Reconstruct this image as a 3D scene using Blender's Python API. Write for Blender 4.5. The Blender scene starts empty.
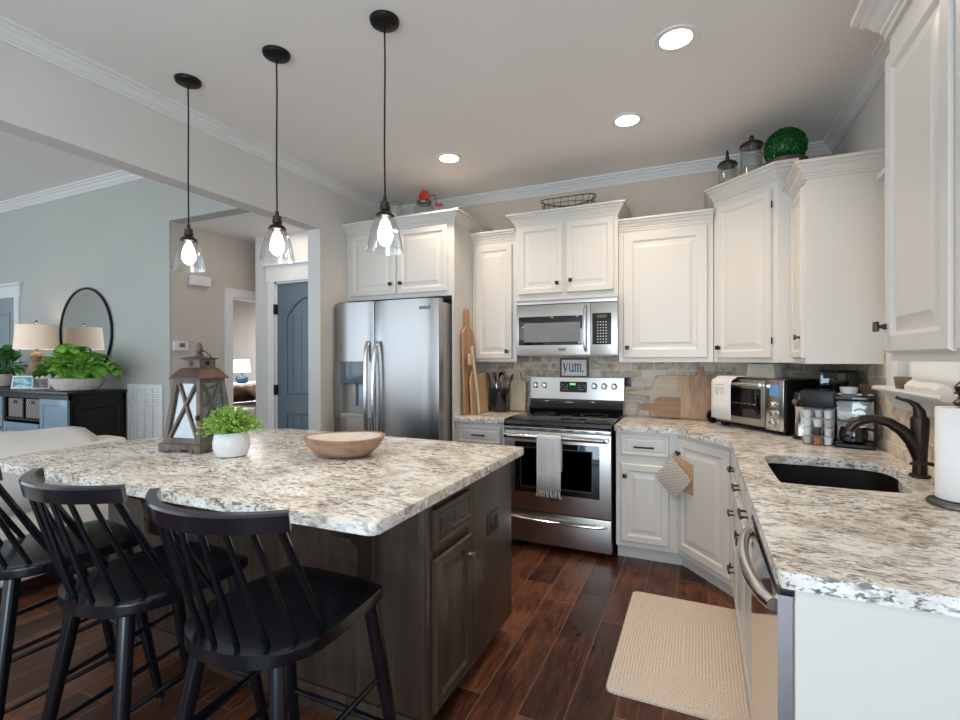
import bpy, bmesh, math, random
from mathutils import Vector, Matrix
random.seed(7)
SC = bpy.context.scene
COL = SC.collection
PI = math.pi

# ------------------------------------------------------------------ camera
cam_d = bpy.data.cameras.new('camera'); cam = bpy.data.objects.new('camera', cam_d); COL.objects.link(cam)
cam_d.sensor_width = 36.0; cam_d.lens = 36.0 * 488.22 / 960.0; cam_d.clip_start = 0.05
yaw, pit, rol = (math.radians(v) for v in (24.271, -0.181, -0.138))
fwd = Vector((-math.sin(yaw) * math.cos(pit), math.cos(yaw) * math.cos(pit), math.sin(pit)))
rt = Vector((math.cos(yaw), math.sin(yaw), 0)); up = rt.cross(fwd)
r2 = rt * math.cos(rol) + up * math.sin(rol); u2 = -rt * math.sin(rol) + up * math.cos(rol)
cam.matrix_world = Matrix(((r2.x, u2.x, -fwd.x, 0), (r2.y, u2.y, -fwd.y, 0), (r2.z, u2.z, -fwd.z, 1.367), (0, 0, 0, 1)))
SC.camera = cam

# ------------------------------------------------------------------ world, lights, exposure
SC.view_settings.view_transform = 'Standard'; SC.view_settings.look = 'None'
SC.view_settings.gamma = 1.0; SC.view_settings.exposure = 0.30; SC.view_settings.use_curve_mapping = False
SC.cycles.use_denoising = True
SC.cycles.max_bounces = 10; SC.cycles.diffuse_bounces = 5; SC.cycles.glossy_bounces = 5
SC.cycles.transparent_max_bounces = 16; SC.cycles.sample_clamp_indirect = 6
SC.cycles.caustics_reflective = False; SC.cycles.caustics_refractive = False
W = bpy.data.worlds.new('daylight'); SC.world = W; W.use_nodes = True
W.node_tree.nodes['Background'].inputs[0].default_value = (0.79, 0.895, 1.0, 1)
W.node_tree.nodes['Background'].inputs[1].default_value = 1.2

def area(name, loc, target, sx, sy, power, col):
    d = bpy.data.lights.new(name, 'AREA'); d.shape = 'RECTANGLE'; d.size = sx; d.size_y = sy
    d.energy = power; d.color = col
    o = bpy.data.objects.new(name, d); COL.objects.link(o); o.location = loc
    o.rotation_euler = (Vector(target) - Vector(loc)).to_track_quat('-Z', 'Y').to_euler(); return o
area('daylight_rear_window', (0.2, -2.1, 1.2), (-0.4, 3.0, 1.6), 2.2, 1.8, 74, (0.64, 0.83, 1.0))
area('daylight_living_window', (-8.6, -0.6, 1.6), (-4.0, 2.0, 1.5), 3.0, 2.0, 42, (0.66, 0.84, 1.0))
area('daylight_living_rear', (-5.2, -2.1, 1.6), (-5.0, 3.0, 1.4), 3.0, 2.0, 18, (0.78, 0.90, 1.0))
area('daylight_sink_window', (1.05, 2.52, 1.75), (0.0, 2.52, 1.2), 0.6, 0.75, 9, (0.85, 0.93, 1.0))
area('bedroom_fill', (-6.0, 4.3, 2.3), (-6.0, 4.3, 0.0), 1.5, 1.5, 60, (0.95, 0.97, 1.0))  # fill lamp added under the ceiling to lighten the dark bedroom
area('hall_fill', (-3.5, 3.28, 2.58), (-3.6, 3.28, 0.0), 0.4, 0.4, 2.2, (1.0, 0.88, 0.75))  # added lamp without a fixture, lifts the dim hallway

# ------------------------------------------------------------------ materials
def nodes(name):
    m = bpy.data.materials.new(name); m.use_nodes = True
    nt = m.node_tree; b = nt.nodes['Principled BSDF']; return m, nt, b
def N(nt, t, **kw):
    n = nt.nodes.new(t)
    for k, v in kw.items():
        if k in n.inputs: n.inputs[k].default_value = v
        else: setattr(n, k, v)
    return n
def c4(c): return (c[0], c[1], c[2], 1)
def ramp(nt, stops, src, interp='LINEAR'):
    r = nt.nodes.new('ShaderNodeValToRGB'); cr = r.color_ramp; cr.interpolation = interp
    while len(cr.elements) < len(stops): cr.elements.new(0.5)
    for e, (p, c) in zip(cr.elements, stops): e.position = p; e.color = c4(c) if len(c) == 3 else c
    nt.links.new(src, r.inputs[0]); return r
def coords(nt, scale=(1, 1, 1), rot=(0, 0, 0), loc=(0, 0, 0)):
    t = nt.nodes.new('ShaderNodeTexCoord'); mp = nt.nodes.new('ShaderNodeMapping')
    mp.inputs['Scale'].default_value = scale; mp.inputs['Rotation'].default_value = rot; mp.inputs['Location'].default_value = loc
    nt.links.new(t.outputs['Object'], mp.inputs['Vector']); return mp.outputs[0]
def mixc(nt, fac, a, b, mode='MIX'):
    m = nt.nodes.new('ShaderNodeMix'); m.data_type = 'RGBA'; m.blend_type = mode
    for v, i in ((fac, 0), (a, 6), (b, 7)):
        if isinstance(v, (int, float)): m.inputs[i].default_value = v
        elif isinstance(v, tuple): m.inputs[i].default_value = c4(v)
        else: nt.links.new(v, m.inputs[i])
    return m.outputs[2]
def math_(nt, op, a, b=None):
    m = nt.nodes.new('ShaderNodeMath'); m.operation = op
    for i, v in enumerate((a, b)):
        if v is None: continue
        if isinstance(v, (int, float)): m.inputs[i].default_value = v
        else: nt.links.new(v, m.inputs[i])
    return m.outputs[0]
def bump(nt, b, h, strength=0.2, dist=0.01):
    bp = nt.nodes.new('ShaderNodeBump'); bp.inputs['Strength'].default_value = strength; bp.inputs['Distance'].default_value = dist
    nt.links.new(h, bp.inputs['Height']); nt.links.new(bp.outputs[0], b.inputs['Normal'])
def plain(name, col, rough=0.5, metal=0.0, spec=None, var=0.06, scale=6.0, bmp=0.0, coat=0.0, emit=None, es=0, sheen=0.0, bscale=None, alpha=None):
    m, nt, b = nodes(name)
    v = coords(nt); n = N(nt, 'ShaderNodeTexNoise', Scale=scale, Detail=4.0); nt.links.new(v, n.inputs['Vector'])
    lo = tuple(max(0, c * (1 - var)) for c in col); hi = tuple(min(1, c * (1 + var)) for c in col)
    r = ramp(nt, [(0.3, lo), (0.7, hi)], n.outputs['Fac']); nt.links.new(r.outputs[0], b.inputs['Base Color'])
    b.inputs['Roughness'].default_value = rough; b.inputs['Metallic'].default_value = metal
    b.inputs['Coat Weight'].default_value = coat
    if spec is not None: b.inputs['Specular IOR Level'].default_value = spec
    if sheen: b.inputs['Sheen Weight'].default_value = sheen
    if bmp:
        n2 = N(nt, 'ShaderNodeTexNoise', Scale=bscale or 120.0, Detail=3.0); nt.links.new(v, n2.inputs['Vector']); bump(nt, b, n2.outputs['Fac'], bmp, 0.004)
    if emit: b.inputs['Emission Color'].default_value = c4(emit); b.inputs['Emission Strength'].default_value = es
    return m
def wood(name, dark, light, scale=(3, 40, 40), rough=0.45, bmp=0.1, coat=0.0, rot=(0, 0, 0)):
    m, nt, b = nodes(name)
    v = coords(nt, scale, rot); n = N(nt, 'ShaderNodeTexNoise', Scale=1.0, Detail=6.0, Roughness=0.6, Distortion=0.6); nt.links.new(v, n.inputs['Vector'])
    r = ramp(nt, [(0.3, dark), (0.7, light)], n.outputs['Fac']); nt.links.new(r.outputs[0], b.inputs['Base Color'])
    b.inputs['Roughness'].default_value = rough; b.inputs['Coat Weight'].default_value = coat
    bump(nt, b, n.outputs['Fac'], bmp, 0.004); return m
def steel(name, col=(0.56, 0.545, 0.525), rough=0.30, axis=2):
    m, nt, b = nodes(name)
    s = [3, 3, 3]; s[axis] = 120
    v = coords(nt, tuple(s)); n = N(nt, 'ShaderNodeTexNoise', Scale=1.0, Detail=3.0); nt.links.new(v, n.inputs['Vector'])
    b.inputs['Base Color'].default_value = c4(col); b.inputs['Metallic'].default_value = 1.0
    b.inputs['Roughness'].default_value = rough; r = ramp(nt, [(0.3, tuple(q * .985 for q in col)), (0.7, tuple(q * 1.015 for q in col))], n.outputs['Fac']); nt.links.new(r.outputs[0], b.inputs['Base Color']); return m
def granite(name):
    m, nt, b = nodes(name)
    v = coords(nt)
    base = N(nt, 'ShaderNodeTexNoise', Scale=7.0, Detail=5.0, Roughness=0.6); nt.links.new(v, base.inputs['Vector'])
    c1 = ramp(nt, [(0.30, (0.50, 0.44, 0.37)), (0.44, (0.73, 0.685, 0.62)), (0.57, (0.87, 0.86, 0.83))], base.outputs['Fac'])
    def fleck(scale, rot, lo, hi, seedloc, dist):
        vv = coords(nt, scale, (0, 0, rot), seedloc)
        n = N(nt, 'ShaderNodeTexNoise', Scale=1.0, Detail=5.0, Roughness=0.62, Distortion=dist); nt.links.new(vv, n.inputs['Vector'])
        return ramp(nt, [(lo, (0, 0, 0)), (hi, (1, 1, 1))], n.outputs['Fac']).outputs[0]
    dens = N(nt, 'ShaderNodeTexNoise', Scale=4.0, Detail=2.0); nt.links.new(v, dens.inputs['Vector'])
    dm = ramp(nt, [(0.32, (0.35, 0.35, 0.35)), (0.55, (1, 1, 1))], dens.outputs['Fac']).outputs[0]
    f1 = fleck((26, 62, 50), 0.45, 0.545, 0.60, (0, 0, 0), 0.5)
    f2 = fleck((55, 130, 110), 0.40, 0.555, 0.60, (3, 1, 0), 0.4)
    f3 = fleck((16, 34, 30), 0.5, 0.54, 0.60, (7, 2, 4), 0.6)
    col = mixc(nt, math_(nt, 'MULTIPLY', f3, 0.6), c1.outputs[0], (0.33, 0.275, 0.215))
    col = mixc(nt, math_(nt, 'MULTIPLY', math_(nt, 'MULTIPLY', f1, dm), 0.82), col, (0.12, 0.10, 0.085))
    col = mixc(nt, math_(nt, 'MULTIPLY', math_(nt, 'MULTIPLY', f2, dm), 0.8), col, (0.075, 0.066, 0.058))
    nt.links.new(col, b.inputs['Base Color']); b.inputs['Roughness'].default_value = 0.24; b.inputs['Specular IOR Level'].default_value = 0.32
    return m
def floor_mat():
    m, nt, b = nodes('hand_scraped_wood_floor')
    t = nt.nodes.new('ShaderNodeTexCoord'); sp = nt.nodes.new('ShaderNodeSeparateXYZ'); nt.links.new(t.outputs['Object'], sp.inputs[0])
    xs = math_(nt, 'DIVIDE', math_(nt, 'ADD', sp.outputs[0], 10.67), 0.17)
    row = math_(nt, 'FLOOR', xs); fx = math_(nt, 'FRACT', xs)
    wn = nt.nodes.new('ShaderNodeTexWhiteNoise'); wn.noise_dimensions = '1D'; nt.links.new(row, wn.inputs['W'])
    ys = math_(nt, 'ADD', math_(nt, 'DIVIDE', math_(nt, 'ADD', sp.outputs[1], 20), 1.05), math_(nt, 'MULTIPLY', wn.outputs['Value'], 7.3))
    colm = math_(nt, 'FLOOR', ys); fy = math_(nt, 'FRACT', ys)
    cx = nt.nodes.new('ShaderNodeCombineXYZ'); nt.links.new(row, cx.inputs[0]); nt.links.new(colm, cx.inputs[1])
    w2 = nt.nodes.new('ShaderNodeTexWhiteNoise'); w2.noise_dimensions = '2D'; nt.links.new(cx.outputs[0], w2.inputs['Vector'])
    mp = nt.nodes.new('ShaderNodeMapping'); mp.inputs['Scale'].default_value = (32, 5, 1); nt.links.new(t.outputs['Object'], mp.inputs[0])
    ad = nt.nodes.new('ShaderNodeVectorMath'); ad.operation = 'MULTIPLY_ADD'; nt.links.new(cx.outputs[0], ad.inputs[0]); ad.inputs[1].default_value = (3.1, 5.7, 0); nt.links.new(mp.outputs[0], ad.inputs[2])
    g = N(nt, 'ShaderNodeTexNoise', Scale=1.0, Detail=7.0, Roughness=0.65, Distortion=1.2); nt.links.new(ad.outputs[0], g.inputs['Vector'])
    blot = N(nt, 'ShaderNodeTexNoise', Scale=5.0, Detail=3.0); nt.links.new(t.outputs['Object'], blot.inputs['Vector'])
    val = math_(nt, 'ADD', math_(nt, 'MULTIPLY', g.outputs['Fac'], 0.62), math_(nt, 'ADD', math_(nt, 'MULTIPLY', w2.outputs['Value'], 0.22), math_(nt, 'MULTIPLY', blot.outputs['Fac'], 0.30)))
    r = ramp(nt, [(0.36, (0.014, 0.006, 0.004)), (0.52, (0.058, 0.019, 0.010)), (0.66, (0.150, 0.050, 0.022)), (0.82, (0.30, 0.125, 0.062))], val)
    ex = math_(nt, 'MINIMUM', fx, math_(nt, 'SUBTRACT', 1.0, fx)); ey = math_(nt, 'MINIMUM', fy, math_(nt, 'SUBTRACT', 1.0, fy))
    e = math_(nt, 'MINIMUM', math_(nt, 'MULTIPLY', ex, 0.17), math_(nt, 'MULTIPLY', ey, 1.05))
    seam = ramp(nt, [(0.0, (1, 1, 1)), (0.0022, (1, 1, 1)), (0.0042, (0, 0, 0))], e).outputs[0]
    colr = mixc(nt, math_(nt, 'MULTIPLY', seam, 0.55), r.outputs[0], (0.27, 0.15, 0.10))
    nt.links.new(colr, b.inputs['Base Color'])
    b.inputs['Specular IOR Level'].default_value = 0.35
    rr = ramp(nt, [(0.3, (0.26,) * 3), (0.7, (0.44,) * 3)], g.outputs['Fac']); nt.links.new(rr.outputs[0], b.inputs['Roughness'])
    h = math_(nt, 'SUBTRACT', g.outputs['Fac'], math_(nt, 'MULTIPLY', seam, 1.2)); bump(nt, b, h, 0.35, 0.004)
    return m
def tile_mat(name, axis):
    m, nt, b = nodes(name)
    t = nt.nodes.new('ShaderNodeTexCoord'); sp = nt.nodes.new('ShaderNodeSeparateXYZ'); nt.links.new(t.outputs['Object'], sp.inputs[0])
    cb = nt.nodes.new('ShaderNodeCombineXYZ'); nt.links.new(sp.outputs[axis], cb.inputs[0]); nt.links.new(sp.outputs[2], cb.inputs[1])
    br = nt.nodes.new('ShaderNodeTexBrick'); nt.links.new(cb.outputs[0], br.inputs['Vector']); br.offset = 0.5
    for k, v in (('Scale', 1.0), ('Brick Width', 0.165), ('Row Height', 0.0605), ('Mortar Size', 0.0042), ('Mortar Smooth', 0.3), ('Bias', 0.0)): br.inputs[k].default_value = v
    br.inputs['Color1'].default_value = (0.40, 0.295, 0.20, 1); br.inputs['Color2'].default_value = (0.78, 0.655, 0.515, 1); br.inputs['Mortar'].default_value = (0.82, 0.74, 0.62, 1)
    n = N(nt, 'ShaderNodeTexNoise', Scale=26.0, Detail=5.0, Roughness=0.7); nt.links.new(t.outputs['Object'], n.inputs['Vector'])
    w = ramp(nt, [(0.42, (0, 0, 0)), (0.62, (1, 1, 1))], n.outputs['Fac']).outputs[0]
    c = mixc(nt, math_(nt, 'MULTIPLY', w, 0.6), br.outputs['Color'], (0.82, 0.73, 0.61))
    n2 = N(nt, 'ShaderNodeTexNoise', Scale=14.0, Detail=3.0); nt.links.new(t.outputs['Object'], n2.inputs['Vector'])
    w2 = ramp(nt, [(0.56, (0, 0, 0)), (0.66, (1, 1, 1))], n2.outputs['Fac']).outputs[0]
    c = mixc(nt, math_(nt, 'MULTIPLY', w2, 0.55), c, (0.24, 0.165, 0.11))
    nt.links.new(c, b.inputs['Base Color']); b.inputs['Roughness'].default_value = 0.55
    bump(nt, b, math_(nt, 'SUBTRACT', math_(nt, 'MULTIPLY', n.outputs['Fac'], 0.4), br.outputs['Fac']), 0.5, 0.004)
    return m
def glass(name, tint=(0.97, 0.98, 0.98), base=0.05, rough=0.02):
    m = bpy.data.materials.new(name); m.use_nodes = True; nt = m.node_tree; nt.nodes.clear()
    o = nt.nodes.new('ShaderNodeOutputMaterial'); tr = N(nt, 'ShaderNodeBsdfTransparent', Color=c4(tint)); gl = N(nt, 'ShaderNodeBsdfGlossy', Roughness=rough)
    fr = N(nt, 'ShaderNodeLayerWeight', Blend=0.35)
    f = math_(nt, 'ADD', math_(nt, 'MULTIPLY', fr.outputs['Facing'], 0.45), base)
    mx = nt.nodes.new('ShaderNodeMixShader'); nt.links.new(f, mx.inputs[0]); nt.links.new(tr.outputs[0], mx.inputs[1]); nt.links.new(gl.outputs[0], mx.inputs[2])
    nt.links.new(mx.outputs[0], o.inputs[0]); return m
def weave(name, a, bcol, scale=180, axes=(0, 1)):
    m, nt, b = nodes(name)
    v = coords(nt); ck = N(nt, 'ShaderNodeTexChecker', Scale=scale); ck.inputs['Color1'].default_value = c4(a); ck.inputs['Color2'].default_value = c4(bcol)
    n = N(nt, 'ShaderNodeTexNoise', Scale=60.0, Detail=3.0); nt.links.new(v, n.inputs['Vector']); nt.links.new(v, ck.inputs['Vector'])
    c = mixc(nt, math_(nt, 'MULTIPLY', n.outputs['Fac'], 0.6), ck.outputs['Color'], a)
    nt.links.new(c, b.inputs['Base Color']); b.inputs['Roughness'].default_value = 0.9; bump(nt, b, ck.outputs['Fac'], 0.4, 0.003); return m
def rug_mat():
    m, nt, b = nodes('braided_jute')
    t = nt.nodes.new('ShaderNodeTexCoord'); sp = nt.nodes.new('ShaderNodeSeparateXYZ'); nt.links.new(t.outputs['Object'], sp.inputs[0])
    # distance from the rug's edge makes concentric rectangular braids; the rug's own frame is centred
    dx = math_(nt, 'SUBTRACT', 0.305, math_(nt, 'ABSOLUTE', sp.outputs[0])); dy = math_(nt, 'SUBTRACT', 0.465, math_(nt, 'ABSOLUTE', sp.outputs[1]))
    d = math_(nt, 'MINIMUM', dx, dy)
    s = math_(nt, 'SINE', math_(nt, 'MULTIPLY', d, 2 * PI / 0.0135))
    diag = math_(nt, 'SINE', math_(nt, 'MULTIPLY', math_(nt, 'ADD', sp.outputs[0], sp.outputs[1]), 2 * PI / 0.014))
    n = N(nt, 'ShaderNodeTexNoise', Scale=160.0, Detail=3.0); nt.links.new(t.outputs['Object'], n.inputs['Vector'])
    h = math_(nt, 'ADD', math_(nt, 'MULTIPLY', s, 0.13), math_(nt, 'ADD', math_(nt, 'MULTIPLY', diag, 0.10), n.outputs['Fac']))
    r = ramp(nt, [(0.20, (0.30, 0.23, 0.17)), (0.42, (0.66, 0.55, 0.45)), (0.75, (0.78, 0.68, 0.57))], h)
    nt.links.new(r.outputs[0], b.inputs['Base Color']); b.inputs['Roughness'].default_value = 0.95; bump(nt, b, h, 0.6, 0.004); return m

M = {}
M['wall'] = plain('greige_wall_paint', (0.66, 0.635, 0.60), 0.75, var=0.02, scale=2)
M['wall_living'] = plain('grey_green_wall_paint', (0.47, 0.465, 0.425), 0.75, var=0.02, scale=2)
M['wall_tan'] = plain('warm_greige_wall_paint', (0.60, 0.53, 0.46), 0.75, var=0.02, scale=2)
M['ceiling'] = plain('ceiling_paint', (0.84, 0.81, 0.775), 0.85, var=0.015, scale=2)
M['trim'] = plain('white_trim_paint', (0.76, 0.75, 0.73), 0.4, var=0.015)
M['cab'] = plain('white_cabinet_paint', (0.70, 0.665, 0.615), 0.34, var=0.012, scale=3)
M['granite'] = granite('speckled_granite')
M['floor'] = floor_mat()
M['tile_x'] = tile_mat('whitewashed_brick_tile_back', 0)
M['tile_y'] = tile_mat('whitewashed_brick_tile_side', 1)
M['steel'] = steel('brushed_stainless', (0.40, 0.395, 0.39), 0.27, axis=2)
M['steel_x'] = steel('brushed_stainless_horizontal', (0.47, 0.44, 0.405), 0.30, axis=2)
M['steel_dw'] = steel('polished_stainless', (0.66, 0.66, 0.66), 0.10, axis=2)
M['chrome'] = plain('satin_metal', (0.72, 0.70, 0.68), 0.18, 1.0, var=0.02)
M['bronze'] = plain('oil_rubbed_bronze', (0.045, 0.032, 0.028), 0.30, 0.7, var=0.2)
M['pewter'] = plain('dark_pewter', (0.16, 0.15, 0.14), 0.35, 0.9, var=0.1)
M['black'] = plain('black_plastic', (0.006, 0.006, 0.0065), 0.35, spec=0.35, var=0.1)
M['blackglass'] = plain('black_glass', (0.006, 0.006, 0.007), 0.04, var=0.1, coat=0.5)
M['stool'] = plain('black_lacquer', (0.0024, 0.0042, 0.0075), 0.19, spec=0.5, var=0.15)
M['blacksemi'] = plain('black_metal', (0.008, 0.007, 0.007), 0.42, 0.2, spec=0.35, var=0.1)
M['island'] = wood('dark_stained_cabinet_wood', (0.040, 0.026, 0.018), (0.074, 0.051, 0.036), (20, 20, 1.8), 0.27, 0.02, 0.0)
M['board_a'] = wood('acacia_board', (0.30, 0.155, 0.075), (0.52, 0.31, 0.17), (30, 30, 3), 0.5)
M['board_b'] = wood('pale_maple_board', (0.55, 0.42, 0.28), (0.70, 0.57, 0.41), (3, 30, 40), 0.55)
M['board_c'] = wood('honey_board', (0.42, 0.26, 0.14), (0.60, 0.41, 0.25), (30, 30, 3), 0.5)
M['board_d'] = wood('walnut_board', (0.26, 0.13, 0.065), (0.42, 0.235, 0.13), (4, 40, 40), 0.5)
M['whitewash'] = wood('whitewashed_wood', (0.60, 0.46, 0.31), (0.76, 0.62, 0.45), (30, 30, 4), 0.7)
M['bowlwood'] = wood('grey_brown_bowl_wood', (0.22, 0.12, 0.07), (0.48, 0.32, 0.21), (8, 8, 30), 0.55, 0.25)
M['bowlin'] = plain('pale_bowl_inside', (0.74, 0.66, 0.57), 0.6, var=0.05, scale=14)
M['lantern'] = wood('weathered_grey_wood', (0.075, 0.062, 0.054), (0.21, 0.175, 0.15), (30, 30, 5), 0.7, 0.3)
M['copper'] = plain('aged_copper', (0.125, 0.080, 0.062), 0.5, 0.5, var=0.3, scale=12)
M['lampwood'] = wood('turned_brown_wood', (0.15, 0.095, 0.06), (0.30, 0.21, 0.15), (15, 15, 15), 0.6)
M['ceramic'] = plain('white_ceramic', (0.78, 0.79, 0.79), 0.22, var=0.03)
M['stonepot'] = plain('rough_cream_stone', (0.62, 0.57, 0.50), 0.9, var=0.15, scale=30, bmp=0.5)
M['leaf'] = plain('bright_green_leaf', (0.20, 0.44, 0.05), 0.45, var=0.5, scale=25)
M['leaflight'] = plain('yellow_green_leaf', (0.36, 0.56, 0.12), 0.5, var=0.4, scale=40)
M['leafdark'] = wood('dark_boxwood_leaf', (0.001, 0.022, 0.004), (0.028, 0.24, 0.045), (110, 110, 110), 0.22, 0.0)
M['leafmid'] = plain('mid_green_leaf', (0.05, 0.17, 0.035), 0.4, var=0.5, scale=20)
M['soil'] = plain('dark_soil', (0.03, 0.022, 0.016), 0.95, var=0.3)
M['sofa'] = plain('cream_linen', (0.84, 0.77, 0.68), 0.95, var=0.04, bmp=0.25, bscale=300)
M['cloth'] = plain('white_cotton', (0.78, 0.765, 0.74), 0.95, var=0.04, bmp=0.2, bscale=250)
M['blanket'] = plain('brown_throw', (0.14, 0.075, 0.042), 0.95, var=0.3, bmp=0.3)
M['paper'] = plain('white_paper_towel', (0.86, 0.855, 0.84), 0.95, var=0.02, bmp=0.35, bscale=90)
M['towel'] = None
M['jute'] = rug_mat()
M['mitt_a'] = weave('woven_cream_and_grey', (0.66, 0.60, 0.53), (0.26, 0.22, 0.20), 105)
M['mitt_b'] = weave('woven_tan', (0.58, 0.38, 0.22), (0.30, 0.16, 0.08), 105)
M['wicker'] = weave('woven_grey_wicker', (0.34, 0.29, 0.26), (0.045, 0.035, 0.03), 48)
M['console_front'] = plain('slate_blue_front', (0.20, 0.29, 0.36), 0.3, var=0.06, coat=0.3)  # slate blue on the door fronts only, carcass and top are black
M['console'] = plain('black_painted_wood', (0.007, 0.006, 0.006), 0.3, spec=0.35, var=0.1)
M['slate'] = plain('slate_grey_door_paint', (0.115, 0.155, 0.185), 0.33, var=0.05)
M['shade'] = plain('linen_lampshade', (0.80, 0.66, 0.54), 0.9, var=0.03, emit=(1.0, 0.76, 0.58), es=0.22)
M['shadew'] = plain('white_lampshade', (0.9, 0.86, 0.8), 0.9, var=0.02, emit=(1.0, 0.86, 0.72), es=0.7)
M['blueglaze'] = plain('blue_glaze', (0.03, 0.10, 0.20), 0.15, var=0.2)
M['mirror'] = plain('mirror_glass', (0.85, 0.87, 0.87), 0.02, 1.0, var=0.0)
M['glass'] = glass('clear_glass')
M['glass_shade'] = glass('clear_pendant_glass', (0.98, 0.98, 0.98), 0.15)
M['pane'] = glass('window_glass', (0.95, 0.97, 0.98), 0.03)
M['dimglass'] = glass('lantern_glass', (0.80, 0.84, 0.84), 0.16)
M['bulb'] = plain('glowing_bulb', (1, 0.95, 0.88), 0.3, var=0.0, emit=(1.0, 0.90, 0.78), es=11.0)
M['canlight'] = plain('downlight_diffuser', (1, 1, 1), 0.5, var=0.0, emit=(1.0, 0.90, 0.76), es=12.0)
M['display'] = plain('lit_green_display', (0.02, 0.05, 0.02), 0.3, var=0.0, emit=(0.25, 0.9, 0.2), es=0.8)
M['bluedisplay'] = plain('lit_blue_display', (0.05, 0.14, 0.30), 0.3, var=0.3, scale=50, emit=(0.25, 0.45, 0.8), es=0.25)
M['red'] = plain('red_enamel', (0.50, 0.02, 0.015), 0.25, var=0.1, coat=0.4)
M['art'] = None
M['darksink'] = plain('black_composite_sink', (0.010, 0.007, 0.006), 0.35, spec=0.3, var=0.3, scale=40)
M['outletd'] = plain('dark_bronze_plate', (0.06, 0.05, 0.045), 0.35, 0.5)
M['ink'] = plain('black_ink', (0.015, 0.015, 0.015), 0.7, var=0.0)
M['greyink'] = plain('grey_ink', (0.28, 0.28, 0.28), 0.8, var=0.0)
M['plastic'] = plain('white_plastic', (0.76, 0.75, 0.73), 0.45, var=0.01)
M['lcd'] = plain('grey_green_lcd', (0.14, 0.17, 0.13), 0.3, var=0.05)
M['dkbrown'] = plain('dark_brown_wood', (0.05, 0.028, 0.018), 0.5, var=0.3)
M['rope'] = plain('beige_stone_label', (0.55, 0.50, 0.42), 0.8, var=0.05)
M['terracotta'] = plain('orange_brown_pod', (0.46, 0.16, 0.05), 0.5, var=0.2)
M['rustic'] = wood('reddish_frame_wood', (0.13, 0.055, 0.028), (0.27, 0.125, 0.065), (20, 20, 20), 0.6)
M['vent_in'] = plain('shadowed_vent', (0.26, 0.235, 0.21), 0.8, var=0.05)
M['darkin'] = plain('dark_interior', (0.02, 0.018, 0.016), 0.7, var=0.1)
def towel_mat():
    m, nt, b = nodes('striped_grey_cotton')
    t = nt.nodes.new('ShaderNodeTexCoord'); sp = nt.nodes.new('ShaderNodeSeparateXYZ'); nt.links.new(t.outputs['Object'], sp.inputs[0])
    s = math_(nt, 'SINE', math_(nt, 'MULTIPLY', sp.outputs[0], 2 * PI / 0.0115)); s2 = math_(nt, 'SINE', math_(nt, 'MULTIPLY', sp.outputs[2], 2 * PI / 0.004))
    v = math_(nt, 'ADD', s, math_(nt, 'MULTIPLY', s2, 0.5))
    r = ramp(nt, [(0.0, (0.72, 0.71, 0.70)), (0.62, (0.68, 0.67, 0.66)), (0.9, (0.33, 0.34, 0.36))], v); nt.links.new(r.outputs[0], b.inputs['Base Color']); b.inputs['Roughness'].default_value = 0.95
    bump(nt, b, v, 0.3, 0.002); return m
M['towel'] = towel_mat()
def art_mat():
    m, nt, b = nodes('turquoise_picture')
    v = coords(nt, (5, 5, 18)); n = N(nt, 'ShaderNodeTexNoise', Scale=1.0, Detail=3.0); nt.links.new(v, n.inputs['Vector'])
    r = ramp(nt, [(0.3, (0.01, 0.16, 0.24)), (0.52, (0.03, 0.38, 0.46)), (0.6, (0.65, 0.75, 0.75)), (0.68, (0.04, 0.34, 0.42))], n.outputs['Fac']); nt.links.new(r.outputs[0], b.inputs['Base Color']); b.inputs['Roughness'].default_value = 0.3; return m
M['art'] = art_mat()

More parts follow.
